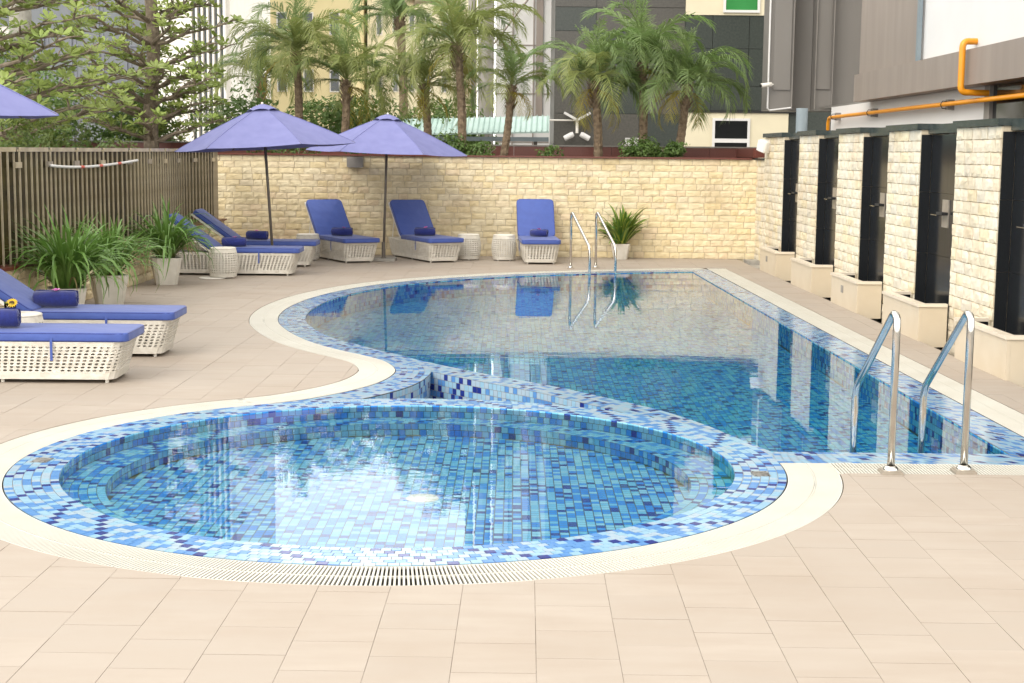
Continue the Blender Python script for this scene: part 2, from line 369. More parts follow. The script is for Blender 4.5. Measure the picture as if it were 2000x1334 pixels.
DECK_HOLE = np.vstack([
    [(RXI(Y_NO) + 0.31, Y_NO)], [(1.89, Y_NO)],
    arc(R_GO, -5.0, -238.0, 300),
    S_OUT[4:], [(RXI(23.4) + 0.31, 23.53)], [(RXI(Y_NO) + 0.31, Y_NO)]])
DECK_HOLE = resample(DECK_HOLE, 0.05)[:-1]
DIV = catmull([(-1.50, 13.93), (-1.137, 13.32), (-0.709, 12.69), (-0.207, 12.05), (0.106, 11.70), (0.4, 11.36), (0.62, 11.05), (1.05, 10.42), (1.30, 9.87), (1.44, 9.45), (1.606, 8.95)], 0.05)
nD = left_normals(DIV)

# ------------------------------------------------------------------ ground
g = MB(); g.box(-400, 400, -60, 900, -0.72, -0.70)
structure(g.build('ground', MS['ground']))

# ------------------------------------------------------------------ deck with pavers
deck = structure(empty('deck'))
TA = 0.0086
PW, PD, GAP = 0.300, 0.312, 0.0022
def deck_right(y): return 3.925 - 0.0125 * (y - 20)
def paver_geo(ix, iy):
    x0 = -2.0466 + ix * PW; y0 = iy * PD + (PD / 2 if ix % 2 else 0)
    q = [(x0 + GAP / 2, y0 + GAP / 2), (x0 + PW - GAP / 2, y0 + GAP / 2), (x0 + PW - GAP / 2, y0 + PD - GAP / 2), (x0 + GAP / 2, y0 + PD - GAP / 2)]
    return [(x + TA * y, y - TA * x) for x, y in q]
full, crossing = [], []
for ix in range(-14, 22):
    for iy in range(3, 84):
        q = paver_geo(ix, iy)
        c = np.mean(q, axis=0)
        if c[1] > 25.75 or c[0] < -6.2: continue
        if min(p[0] for p in q) > deck_right(c[1]) - 0.02: continue
        q = [(min(p[0], deck_right(p[1])), p[1]) for p in q]
        smp = []
        for k in range(4):
            a, b = np.array(q[k]), np.array(q[(k + 1) % 4])
            for t in (0, .25, .5, .75): smp.append(a + (b - a) * t)
        ins = in_poly(np.array(smp), DECK_HOLE)
        if ins.all(): continue
        (crossing if ins.any() else full).append((c, q))
def cut_paver(q):
    """the part of a paver that lies outside the pool outline, as triangles"""
    lo = np.min(q, axis=0) - 0.12; hi = np.max(q, axis=0) + 0.12
    V = [Vector(p) for p in q]; E = [(0, 1), (1, 2), (2, 3), (3, 0)]
    n = len(DECK_HOLE)
    keep = [(DECK_HOLE[i] > lo).all() and (DECK_HOLE[i] < hi).all() for i in range(n)]
    idx = {}
    for i in range(n):
        j = (i + 1) % n
        if keep[i] or keep[j]:
            for k in (i, j):
                if k not in idx: idx[k] = len(V); V.append(Vector(DECK_HOLE[k]))
            E.append((idx[i], idx[j]))
    vo, eo, fo = delaunay_2d_cdt(V, E, [], 0, 1e-5)[:3]
    vo = np.array([(p.x, p.y) for p in vo])
    F = []
    for f in fo:
        c = vo[list(f)].mean(0)
        if in_poly(c, q)[0] and not in_poly(c, DECK_HOLE)[0]: F.append(f)
    return vo, F
def solid(vo, F, z0, z1):
    used = sorted({i for f in F for i in f}); mp = {u: i for i, u in enumerate(used)}
    n = len(used); v = [(vo[u][0], vo[u][1], z1) for u in used] + [(vo[u][0], vo[u][1], z0) for u in used]
    cnt = {}; faces = []
    for f in F:
        a, b, c = vo[f[0]], vo[f[1]], vo[f[2]]
        if (b[0] - a[0]) * (c[1] - a[1]) - (b[1] - a[1]) * (c[0] - a[0]) < 0: f = f[::-1]
        f = [mp[i] for i in f]; faces.append(tuple(f))
        for k in range(3): cnt[(f[k], f[(k + 1) % 3])] = 1
    for (i, j) in cnt:
        if (j, i) not in cnt: faces.append((i, i + n, j + n, j))
    return v, faces
pieces = [(c[1] + abs(c[0]) * 0.02, 'f', c, q) for c, q in full] + [(c[1] + abs(c[0]) * 0.02, 'x', c, q) for c, q in crossing]
def in_view(c): return abs(c[0]) < c[1] * 0.345 + 0.25 and c[1] > 4.2
vis = sorted([p for p in pieces if in_view(p[2])], key=lambda p: p[0])
rest = [p for p in pieces if not in_view(p[2])] + vis[300:]
pv_full = {}
for _, kind, c, q in vis[:300]:
    loc = (c[0], c[1], random.uniform(-0.0012, 0.0006))
    if kind == 'f':
        key = round(q[1][0] - q[0][0], 3)
        if key not in pv_full:
            b = MB(); b.prism([(p[0] - c[0], p[1] - c[1]) for p in q], -0.02, 0.0)
            pv_full[key] = b.data('paver', MS['paver'])
        obj('paver', pv_full[key], deck, loc)
    else:
        vo, F = cut_paver(q)
        if not F: continue
        v, f = solid(vo - np.array(c), F, -0.02, 0.0)
        obj('paver', mesh_data('paver', v, f, MS['paver']), deck, loc)
b = MB()
for _, kind, c, q in rest:
    dz = random.uniform(-0.0012, 0.0006)
    if kind == 'f': b.prism(q, -0.02, dz)
    else:
        vo, F = cut_paver(q)
        if F: v, f = solid(vo, F, -0.02, dz); b.add(v, f)
stuff(b.build('distant_pavers', MS['paver_i'], deck))
# mortar bed under the pavers with the pool cut out of it
V = [Vector(p) for p in ((-6.4, 0.9), (deck_right(0.9), 0.9), (deck_right(25.9), 25.9), (-6.4, 25.9))]
E_ = [(0, 1), (1, 2), (2, 3), (3, 0)]
o_ = len(V); V += [Vector(p) for p in DECK_HOLE]; nh = len(DECK_HOLE)
E_ += [(o_ + i, o_ + (i + 1) % nh) for i in range(nh)]
vo, eo, fo = delaunay_2d_cdt(V, E_, [], 0, 1e-5)[:3]
vo = np.array([(p.x, p.y) for p in vo])
cs = np.array([vo[list(f)].mean(0) for f in fo])
oi = in_poly(cs, DECK_HOLE)
v, f = solid(vo, [f for f, i in zip(fo, oi) if not i], -0.30, -0.0036)
obj('mortar_bed', mesh_data('mortar_bed', v, f, MS['joint']), deck)

# ------------------------------------------------------------------ mosaic helpers
def pick(n, p=(0.30, 0.30, 0.31, 0.09)): return rng.choice(4, size=n, p=p)

def strip_tiles(mb, A, Bv, rows, n, z0, z1=None, gap=0.0018, thick=0.003, diag=0, probs=(0.30, 0.30, 0.31, 0.09), jit=True):
    """rows x n tiles between polylines A and Bv (equal length arrays of xy), heights z0 (A) to z1 (B)"""
    if z1 is None: z1 = z0
    m = len(A); sA = np.linspace(0, m - 1, n + 1)
    ip = lambda P, s: np.array([np.interp(s, np.arange(m), P[:, 0]), np.interp(s, np.arange(m), P[:, 1])]).T
    seg = np.linalg.norm(np.diff(A, axis=0), axis=1).sum() / n
    g_s = gap / max(seg, 1e-6) * (m - 1) / n
    wid = math.hypot(np.linalg.norm(A[0] - Bv[0]), z1 - z0) / rows; g_t = gap / max(wid, 1e-6) / rows
    for r in range(rows):
        off = (rng.random() if jit else 0) * (m - 1) / n
        t0, t1 = r / rows + g_t, (r + 1) / rows - g_t
        cols = pick(n, probs)
        if diag:
            for k in range(n):
                if (k - r + (k // 37)) % diag == 0: cols[k] = 3
                elif cols[k] == 3: cols[k] = 2
        s0 = np.clip(sA[:-1] + off + g_s, 0, m - 1); s1 = np.clip(sA[1:] + off - g_s, 0, m - 1)
        a0, a1, b0, b1 = ip(A, s0), ip(A, s1), ip(Bv, s0), ip(Bv, s1)
        for k in range(n):
            if s1[k] - s0[k] < 1e-4: continue
            P = [a0[k] + (b0[k] - a0[k]) * t0, a1[k] + (b1[k] - a1[k]) * t0, a1[k] + (b1[k] - a1[k]) * t1, a0[k] + (b0[k] - a0[k]) * t1]
            zz = [z0 + (z1 - z0) * t0] * 2 + [z0 + (z1 - z0) * t1] * 2
            mb.add([(p[0], p[1], z) for p, z in zip(P, zz)], [(0, 1, 2, 3)], int(cols[k]))

def strip_base(mb, A, Bv, z0, z1=None, mi=4):
    if z1 is None: z1 = z0
    n = len(A); v = [(p[0], p[1], z0) for p in A] + [(p[0], p[1], z1) for p in Bv]
    mb.add(v, [(i, i + 1, n + i + 1, n + i) for i in range(n - 1)], mi)

TILEW = [tile_m('wet_tile_pale', (0.280, 0.597, 0.701), (0.320, 0.624, 0.711)), tile_m('wet_tile_light', (0.160, 0.501, 0.691), (0.220, 0.553, 0.711)),
         tile_m('wet_tile_mid', (0.022, 0.240, 0.685), (0.038, 0.300, 0.726)), tile_m('wet_tile_navy', (0.008, 0.028, 0.228), (0.014, 0.040, 0.300))]
TM = TILE + [MS['grout']]; TMW = TILEW + [MS['groutw']]
SEG = 0.049

def arclen(P): return np.linalg.norm(np.diff(P, axis=0), axis=1).sum()

# ------------------------------------------------------------------ main pool
pool = structure(empty('swimming_pool'))
# rim along the S curve and the right and near sides
RIGHT_IN = resample(np.array([(3.055, 23.22), (RXI(8.62), 8.62)]), 0.1)
RIGHT_WA = RIGHT_IN + np.array([-0.29, 0.0]); 
RIGHT_WA[:, 1] = np.interp(np.arange(len(RIGHT_WA)), [0, len(RIGHT_WA) - 1], [22.93, 8.95])
NEAR_IN = resample(np.array([(RXI(8.62), 8.62), (1.45, 8.62)]), 0.1)
NEAR_WA = NEAR_IN.copy(); NEAR_WA[:, 1] = 8.95
NEAR_WA[:, 0] = np.interp(np.arange(len(NEAR_WA)), [0, len(NEAR_WA) - 1], [RXI(8.62) - 0.29, 1.45])
rim = MB()
for A, Bv, dz in ((S_IN, S_WAT, -0.005), (RIGHT_IN, RIGHT_WA, -0.0055), (NEAR_IN, NEAR_WA, -0.006), (DIV - nD * 0.29, DIV, -0.009)):
    n = int(arclen(A) / SEG)
    strip_tiles(rim, A, Bv, 6, n, dz)
    strip_base(rim, A, Bv, dz - 0.003)
stuff(rim.build('rim_tiles', TM, pool))
# walls below the water line
wall = MB()
DEPTH = -0.25
for P, sg in ((S_WAT[62:], 1), (RIGHT_WA, 1), (NEAR_WA, 1), (DIV, -1)):
    n = int(arclen(P) / SEG)
    nn = left_normals(P) * 0.002 * sg
    strip_tiles(wall, P, P, 5, n, -0.009, DEPTH)
    strip_base(wall, P + nn, P + nn, -0.012, DEPTH)
stuff(wall.build('wall_tiles', TMW, pool))
# floor, in columns with staggered joints
def floor_tiles(inside, x0, x1, y0, y1, z, name, parent, sx=0.0495, sy=0.0495):
    xs = np.arange(x0, x1, sx); rows = np.arange(y0, y1, sy)
    C = []
    for x in xs:
        o = rng.random() * sy
        C.append(np.c_[np.full(len(rows), x + sx / 2), rows + o])
    C = np.vstack(C); C = C[inside(C)]
    n = len(C); h = (sx - 0.0048) / 2; k = (sy - 0.0048) / 2
    v = np.empty((n, 4, 3)); v[:, :, 2] = z
    for i, (a, b) in enumerate(((-h, -k), (h, -k), (h, k), (-h, k))): v[:, i, 0] = C[:, 0] + a; v[:, i, 1] = C[:, 1] + b
    me = bpy.data.meshes.new(name); me.vertices.add(4 * n); me.vertices.foreach_set('co', v.ravel())
    me.loops.add(4 * n); me.loops.foreach_set('vertex_index', np.arange(4 * n, dtype=np.int32))
    me.polygons.add(n); me.polygons.foreach_set('loop_start', np.arange(0, 4 * n, 4, dtype=np.int32))
    for m in TILEW: me.materials.append(m)
    me.polygons.foreach_set('material_index', pick(n, (0.20, 0.32, 0.37, 0.11)).astype(np.int32))
    me.update(calc_edges=True); me.validate()
    return stuff(obj(name, me, parent))
MAIN_POLY = np.vstack([S_WAT[80:], RIGHT_WA[1:], NEAR_WA[1:-2], DIV[::-1][0:]])
floor_tiles(lambda C: in_poly(C, MAIN_POLY), -2.5, 3.1, 8.9, 23.1, DEPTH, 'floor_tiles', pool)
b = MB(); b.add([(p[0], p[1], DEPTH - 0.004) for p in MAIN_POLY], [tuple(range(len(MAIN_POLY)))[::-1]])
b.build('floor_bed', MS['groutw'], pool)
# pit between the two rims
pit = MB()
PA = S_WAT[6:50]
for P, sgn in ((PA, 1), (DIV - nD * 0.29, 1)):
    n = int(arclen(P) / SEG); strip_tiles(pit, P, P, 7, n, -0.010, -0.36, probs=(0.26, 0.36, 0.28, 0.10))
    nn = left_normals(P) * 0.002 * sgn
    strip_base(pit, P + nn, P + nn, -0.013, -0.36)
pit.add([(-1.6, 10.3, -0.355), (1.2, 10.3, -0.355), (1.2, 12.6, -0.355), (-1.6, 12.6, -0.355)], [(0, 1, 2, 3)], 4)
stuff(pit.build('pit_tiles', TM, pool))

# water of the main pool
midS = S_IN[80:] - nS[80:] * 0.26
WPOLY = np.vstack([midS, RIGHT_IN[2:-2] + [-0.2, 0], [(RXI(8.8) - 0.2, 8.85)], NEAR_WA[4:-4] - [0, 0.1], (DIV - nD * 0.05)[::-1][3:-6]])
V = [Vector(p) for p in WPOLY]; nw = len(V)
vo, eo, fo = delaunay_2d_cdt(V, [(i, (i + 1) % nw) for i in range(nw)], [], 0, 1e-5)[:3]
vo = np.array([(p.x, p.y) for p in vo])
ff = [f for f in fo if in_poly(vo[list(f)].mean(0), WPOLY)[0]]
def up(f):
    a, b_, c = (vo[i] for i in f)
    return tuple(f) if (b_[0] - a[0]) * (c[1] - a[1]) - (b_[1] - a[1]) * (c[0] - a[0]) > 0 else tuple(f)[::-1]
structure(obj('water', mesh_data('water', [(p[0], p[1], -0.016) for p in vo], [up(f) for f in ff], MS['poolwater'])))

# ------------------------------------------------------------------ wading pool
wade = structure(empty('wading_pool', (CX, CY, 0)))
NR = 262
rows = 6
near_idx = []
for r in range(rows):
    for k in range(NR):
        a = (k + 0.37 * r) / NR * 2 * math.pi
        near_idx.append((math.sin(a) * (R_TI + (r + .5) * 0.0483), r, k))
sel = {(r, k) for _, r, k in sorted(near_idx)[:300]}
ring_meshes = {}
def ring_tile(r):
    r0 = R_TI + r * (R_TO - R_TI) / rows + 0.0018; r1 = R_TI + (r + 1) * (R_TO - R_TI) / rows - 0.0018
    da = math.pi / NR
    a0 = -da + 0.0018 / r0; a1 = -a0
    p = [(r0 * math.cos(a0), r0 * math.sin(a0)), (r1 * math.cos(a0), r1 * math.sin(a0)), (r1 * math.cos(a1), r1 * math.sin(a1)), (r0 * math.cos(a1), r0 * math.sin(a1))]
    return p
ringb = MB()
for r in range(rows):
    P = ring_tile(r); cols = pick(NR, (0.30, 0.36, 0.34, 0.0))
    for k in range(NR):
        c = int(cols[k])
        if (k - r + (k // 41) * 3) % 11 == 0: c = 3
        a = (k + 0.37 * r) / NR * 2 * math.pi
        if (r, k) in sel:
            key = (r, c)
            if key not in ring_meshes:
                bb = MB(); bb.prism(P, -0.006, 0.0); ring_meshes[key] = bb.data('rim_tile', TILE[c])
            obj('rim_tile', ring_meshes[key], wade, (0, 0, random.uniform(-0.0006, 0.0004)), (random.uniform(-.0006, .0006), random.uniform(-.0006, .0006), a))
        else:
            ca, sa = math.cos(a), math.sin(a)
            ringb.prism([(x * ca - y * sa, x * sa + y * ca) for x, y in P], -0.006, random.uniform(-0.0006, 0.0004), c)
circ = lambda r, n=131: np.array([(r * math.cos(t), r * math.sin(t)) for t in np.linspace(0, 2 * math.pi, n)])
strip_base(ringb, circ(R_TI + 0.001), circ(R_TO), -0.0032)
stuff(ringb.build('rim_tiles', TM, wade))
wb = MB()
Z1, Z2 = -0.088, -0.172
strip_tiles(wb, circ(R_TI), circ(R_TI), 2, 246, -0.0005, Z1, probs=(0.20, 0.36, 0.38, 0.06)); strip_base(wb, circ(R_TI + 0.002), circ(R_TI + 0.002), -0.003, Z1)
strip_tiles(wb, circ(R_TI), circ(R_S), 5, 232, Z1, diag=11); strip_base(wb, circ(R_TI + .002), circ(R_S), Z1 - 0.003)
strip_tiles(wb, circ(R_S), circ(R_S), 2, 214, Z1 - 0.0005, Z2, probs=(0.20, 0.36, 0.38, 0.06)); strip_base(wb, circ(R_S + 0.002), circ(R_S + 0.002), Z1 - 0.003, Z2)
# outer face of the rim, seen across the pit
strip_tiles(wb, circ(R_TO + 0.002), circ(R_TO + 0.002), 4, 280, -0.002, -0.2); strip_base(wb, circ(R_TO), circ(R_TO), -0.003, -0.2)
stuff(wb.build('step_tiles', TMW, wade))
floor_tiles(lambda C: np.hypot(C[:, 0], C[:, 1]) < R_S - 0.012, -R_S, R_S, -R_S, R_S, Z2, 'floor_tiles', wade)
b = MB(); b.lathe([(R_S + 0.01, Z2 - 0.004), (0.0001, Z2 - 0.004)], 96); b.build('floor_bed', MS['groutw'], wade)
b = MB(); b.lathe([(0.0001, Z2 + 0.012), (0.055, Z2 + 0.014), (0.085, Z2 + 0.010), (0.095, Z2 + 0.001)], 28)
b.build('drain_cover', MS['basinrim'], wade, smooth=True, loc=(0.13, -0.22, 0))
b = MB(); b.lathe([(R_TI + 0.012, 0), (0.0001, 0)], 128, c=(0, 0, -0.007))
wwo = structure(b.build('water', MS['wadingwater'], None, loc=(CX, CY, 0)))
# drain plates set in the rim
def plate(a_deg, r, label):
    o = empty('drain_plate', (CX + r * math.cos(math.radians(a_deg)), CY + r * math.sin(math.radians(a_deg)), 0.0), 0)
    o.rotation_euler = (0, 0, math.radians(2 if a_deg < 90 else -4))
    pb = MB(); pb.box(-0.047, 0.047, -0.06, 0.06, -0.004, 0.0045); pb.build('plate', MS['drainplate'], o)
    for sx in (-0.036, 0.036):
        for sy in (-0.048, 0.048):
            s_ = MB(); s_.lathe([(0.0001, 0.0062), (0.005, 0.0058), (0.006, 0.0045)], 8, c=(sx, sy, 0)); s_.build('screw', MS['black'], o)
    tag(o, label, 'drain plate')
plate(182.4, 2.085, 'small worn metal plate in the left of the round blue tiled rim')
plate(-7.4, 2.07, 'small worn metal plate in the right of the round blue tiled rim')

# ------------------------------------------------------------------ overflow grating, white slats across a gutter
def slats(mb, IN, NORM, w0, w1, pitch=0.0190, sw=0.0092, z1=-0.001, z0=-0.014):
    L = arclen(IN); n = int(L / pitch); m = len(IN)
    d = np.r_[0, np.cumsum(np.linalg.norm(np.diff(IN, axis=0), axis=1))]
    mid = IN + NORM * (w0 + w1) / 2
    dm = np.r_[0, np.cumsum(np.linalg.norm(np.diff(mid, axis=0), axis=1))]
    n = int(dm[-1] / pitch)
    s = (np.arange(n) + .5) / n * dm[-1]
    px = np.c_[np.interp(s, dm, IN[:, 0]), np.interp(s, dm, IN[:, 1])]
    nx = np.c_[np.interp(s, dm, NORM[:, 0]), np.interp(s, dm, NORM[:, 1])]; nx /= np.linalg.norm(nx, axis=1)[:, None]
    tx = np.c_[nx[:, 1], -nx[:, 0]]
    for p, q, t in zip(px, nx, tx):
        for (u0, u1) in ((w0 + 0.006, (w0 + w1) / 2 - 0.006), ((w0 + w1) / 2 + 0.006, w1 - 0.006)):
            a = p + q * u0; b_ = p + q * u1; e = t * sw / 2
            pts = [a - e, b_ - e, b_ + e, a + e]
            v = [(x, y, z0) for x, y in pts] + [(x, y, z1) for x, y in pts]
            mb.add(v, [(4, 5, 6, 7), (0, 4, 7, 3), (1, 2, 6, 5), (0, 1, 5, 4), (3, 7, 6, 2)])
def ribs(mb, IN, NORM, offs, z0, z1, w=0.007):
    n = len(IN)
    for o in offs:
        A = IN + NORM * (o - w / 2); Bq = IN + NORM * (o + w / 2)
        v = [(x, y, z1) for x, y in A] + [(x, y, z1) for x, y in Bq] + [(x, y, z0) for x, y in A] + [(x, y, z0) for x, y in Bq]
        f = []
        for i in range(n - 1):
            f += [(i, i + 1, n + i + 1, n + i), (2 * n + i, i, n + i, 3 * n + i) if i == 0 else (2 * n + i, 2 * n + i + 1, i + 1, i), (n + i, n + i + 1, 3 * n + i + 1, 3 * n + i)]
        mb.add(v, f)
def gutter(mb, IN, NORM, w0, w1):
    n = len(IN); A = IN + NORM * w0; Bq = IN + NORM * w1
    for P, Q, za, zb in ((A, Bq, -0.20, -0.20), (A, A, -0.004, -0.20), (Bq, Bq, -0.016, -0.20)):
        v = [(x, y, za) for x, y in P] + [(x, y, zb) for x, y in Q]
        mb.add(v, [(i, i + 1, n + i + 1, n + i) for i in range(n - 1)], 1)
gr = MB()
C_IN = arc(R_TO, 1.5, -238.0, 420)
C_NO = (C_IN - [CX, CY]); C_NO = C_NO / np.linalg.norm(C_NO, axis=1)[:, None]
N_IN = resample(np.array([(RXI(8.62) + 0.0, 8.62), (1.87, 8.62)]), 0.05); N_NO = np.tile([0.0, -1.0], (len(N_IN), 1))
R_IN = resample(np.array([(3.06, 23.46), (RXI(8.4), 8.4)]), 0.05); R_NO = np.tile([1.0, 0.02], (len(R_IN), 1))
for IN, NO in ((C_IN, C_NO), (S_IN, nS), (N_IN, N_NO), (R_IN, R_NO)):
    slats(gr, IN, NO, 0.008, 0.302); ribs(gr, IN, NO, (0.010, 0.155, 0.300), -0.014, -0.0025); gutter(gr, IN, NO, 0.004, 0.308)
go = gr.build('overflow_grating', [MS['grate'], MS['gutter']], pool)
stuff(go)

# ------------------------------------------------------------------ rough split stone, shared by all stone walls
def stone_variants(mats_, nvar=10):
    """unit stone: x 0..1 along the wall, z 0..1 up, front towards -y with a rough pitched face"""
    res = []
    for k in range(nvar):
        v, f = [], []; nx, nz = 5, 4
        for j in range(nz):
            for i in range(nx):
                edge = i in (0, nx - 1) or j in (0, nz - 1)
                x = i / (nx - 1) + (0 if i in (0, nx - 1) else random.uniform(-.06, .06))
                z = j / (nz - 1) + (0 if j in (0, nz - 1) else random.uniform(-.08, .08))
                if i in (0, nx - 1): x = x + (0.02 if i == 0 else -0.02) + random.uniform(-.012, .012)
                if j in (0, nz - 1): z = z + (0.03 if j == 0 else -0.03) + random.uniform(-.03, .03)
                y = -random.uniform(0.25, 0.55) if edge else -random.uniform(0.55, 1.0)
                v.append((x, y, z))
        for j in range(nz - 1):
            for i in range(nx - 1):
                a = j * nx + i; f.append((a, a + 1, a + nx + 1, a + nx))
        rim_i = [i for i in range(nx)] + [j * nx + nx - 1 for j in range(1, nz)] + [(nz - 1) * nx + i for i in range(nx - 2, -1, -1)] + [j * nx for j in range(nz - 2, 0, -1)]
        o = len(v)
        for i in rim_i: v.append((v[i][0], 0.5, v[i][2]))
        m = len(rim_i)
        for q in range(m): f.append((rim_i[(q + 1) % m], rim_i[q], o + q, o + (q + 1) % m))
        res.append((v, f))
    return res
SV = stone_variants(None)
SV_DATA = {k: [mesh_data('brick', v, f, MS[k]) for v, f in SV] for k in ('stone', 'stone2')}

def courses(length, z0, z1, ch, wmin, wmax):
    out = []; z = z0; n = max(1, round((z1 - z0) / ch)); ch = (z1 - z0) / n
    for r in range(n):
        x = -random.uniform(0, 0.12)
        while x < length - 0.005:
            w = random.uniform(wmin, wmax); xa, xb = max(x, 0), min(x + w, length)
            if length - xb < 0.06: xb = length
            if xb - xa > 0.03: out.append((xa, xb, z, z + ch))
            x = xb if xb == length else x + w
        z += ch
    return out

def lay_stones(parent, list_, M, key, depth=0.035, limit=300):
    """M maps (along, out, up) to the parent's space; biggest stones become objects, the rest one mesh"""
    order = sorted(list_, key=lambda s: -(s[1] - s[0]) * (s[3] - s[2]))
    ang = math.atan2(M[1][0], M[0][0])
    for s in order[:limit]:
        p = M @ Vector((s[0], 0, s[2]))
        k = random.randrange(len(SV))
        obj('brick', SV_DATA[key][k], parent, p, (0, 0, ang), (s[1] - s[0], depth * random.uniform(.75, 1.25), s[3] - s[2]))
    if len(order) > limit:
        b = MB()
        for s in order[limit:]:
            v, f = random.choice(SV); d = depth * random.uniform(.75, 1.25)
            b.add([M @ Vector((s[0] + p[0] * (s[1] - s[0]), p[1] * d, s[2] + p[2] * (s[3] - s[2]))) for p in v], f)
        stuff(b.build('more_bricks', MS[key + '_i'], parent))

# ------------------------------------------------------------------ back wall
BWY = lambda x: 25.70 - 0.028 * (x + 0.6)
bw_x0, bw_x1 = -5.15, 4.22
bwl = math.hypot(bw_x1 - bw_x0, BWY(bw_x1) - BWY(bw_x0)); bang = math.atan2(BWY(bw_x1) - BWY(bw_x0), bw_x1 - bw_x0)
bwall = empty('back_wall', (bw_x0, BWY(bw_x0), 0), bang)
tag(bwall, 'long yellow split stone wall behind the far loungers', 'wall')
b = MB(); b.box(0, bwl, 0.005, 0.22, -0.3, 1.70); b.build('core', MS['mortar'], bwall)
lay_stones(bwall, courses(bwl, 0.0, 1.70, 0.104, 0.13, 0.30), Matrix.Identity(4), 'stone', 0.016)
b = MB(); b.box(-0.02, bwl - 0.16, -0.055, 0.24, 1.702, 1.728); b.build('coping', MS['redgran'], bwall)

# planting bed and its red granite parapet
bed = structure(empty('planting_bed'))
b = MB(); b.box(-9.0, 4.3, 25.98, 27.55, 1.3, 1.52); b.build('soil', MS['soil'], bed)
par = empty('parapet', (-9.0, 27.6, 0))
tag(par, 'low polished red granite parapet behind the palms and shrubs', 'parapet')
x = 0.0
while x < 13.3:
    w = min(0.9, 13.55 - x); b = MB(); b.box(x + .002, x + w - .002, 0, 0.14, 0.9, 1.90); b.build('panel', MS['redgran'], par); x += w
b = MB(); b.box(-.01, 13.56, -0.015, 0.16, 1.902, 1.925); b.build('coping', MS['lampgrey'], par)
# right return of the parapet over the wall corner
b = MB(); b.box(13.1, 13.5, -1.95, -0.005, 1.735, 1.90); b.build('return_panel', MS['redgran'], par)

# ------------------------------------------------------------------ right wall: stone pillars, black granite niches, basins
WX = 4.25
def wx(y): return WX - 0.011 * (y - 17.5)
NICH = [(22.03, 23.23), (19.50, 20.74), (17.00, 18.22), (14.50, 15.74), (11.97, 13.21)]
PILL = [(23.23, 24.86), (20.74, 22.03), (18.22, 19.50), (15.74, 17.00), (13.21, 14.50), (10.9, 11.97)]
pl_lab = ['pale stone pillar in the far corner, under the white floodlight', 'pale stone pillar second from the far corner, between the first two basins',
          'pale stone pillar third from the far corner, between two black niches', 'pale stone pillar fourth from the far corner, left of the widest pillar in view',
          'widest pale stone pillar in view, beside the black niche at the right edge', 'pale stone pillar beyond the right edge']
for i, (y0, y1) in enumerate(PILL):
    if i == 5: continue
    o = empty('stone_pillar', (wx(y1), y1, 0)); o.rotation_euler = (0, 0, -math.pi / 2 + 0.011)
    tag(o, pl_lab[i], 'pillar', 'stone pillars of the right wall')
    L = y1 - y0
    b = MB(); b.box(0.004, L - 0.004, 0.006, 0.30, -0.25, 2.07); b.build('core', MS['mortar'], o)
    lay_stones(o, courses(L, -0.12, 2.07, 0.113, 0.16, 0.34), Matrix.Identity(4), 'stone2', 0.017)
    b = MB(); b.box(-0.015, L + 0.015, -0.045, 0.34, 2.072, 2.135); b.build('coping', MS['copedark'], o)
    if i == 0:   # low piece up to the back wall
        ret = empty('corner_wall', (wx(25.6), 25.58, 0)); ret.rotation_euler = (0, 0, -math.pi / 2 + 0.011)
        tag(ret, 'short pale stone wall closing the far right corner', 'wall')
        b = MB(); b.box(0.004, 0.70, 0.006, 0.30, -0.25, 1.70); b.build('core', MS['mortar'], ret)
        lay_stones(ret, courses(0.705, -0.12, 1.70, 0.113, 0.16, 0.34), Matrix.Identity(4), 'stone2', 0.017)
        b = MB(); b.tube([(-0.01, -0.03, 0.0), (-0.01, -0.03, 1.72)], 0.012, 8); b.build('corner_trim', MS['whitep'], ret)
        b = MB(); b.box(-0.02, 0.70, -0.045, 0.34, 1.702, 1.73); b.build('coping', MS['copedark'], ret)
nm = ['farthest', 'second farthest', 'middle', 'second nearest', 'nearest']
for i, (y0, y1) in enumerate(NICH):
    L = y1 - y0
    o = empty('fountain_niche', (wx(y1), y1, 0)); o.rotation_euler = (0, 0, -math.pi / 2 + 0.011)
    tag(o, f'black granite niche with steel spout above the {nm[i]} cream basin', 'niche', 'black fountain niches in the right wall')
    rec = 0.115
    for k, (za, zb) in enumerate(((-0.2, 0.78), (0.783, 1.42), (1.423, 2.02))):
        b = MB(); b.box(0.006, 0.018, 0.004, rec - .002, za, zb); b.build('side_panel', MS['blackgran'], o)
        b = MB(); b.box(0.02, L * .5 - .0015, rec, rec + 0.03, za, zb); b.build('back_panel', MS['blackgran'], o)
        b = MB(); b.box(L * .5 + .0015, L - .02, rec, rec + 0.03, za, zb); b.build('back_panel', MS['blackgran'], o)
        b = MB(); b.box(L - 0.018, L - 0.006, 0.004, rec - .002, za, zb); b.build('side_panel', MS['blackgran'], o)
    b = MB(); b.box(0.0, L, rec + 0.031, 0.33, -0.2, 2.02); b.build('core', MS['mortar'], o)
    b = MB(); b.box(0.016, L - 0.016, rec - 0.045, 0.345, 2.03, 2.125); b.build('coping', MS['copedark'], o)
    # spout: mounting plate with a thin lip
    pl = MB(); pl.box(L * .5 - .105, L * .5 + .105, rec - 0.012, rec - 0.0005, 1.08, 1.36); sp_ = pl.build('spout_plate', MS['steel2'], o)
    lp = MB(); lp.box(L * .5 - .10, L * .5 + .10, rec - 0.13, rec - 0.013, 1.205, 1.211); lp.box(L * .5 - .10, L * .5 + .10, rec - 0.075, rec - 0.0125, 1.2115, 1.235, 1)
    lp.build('spout_lip', [MS['steel'], MS['black']], sp_)
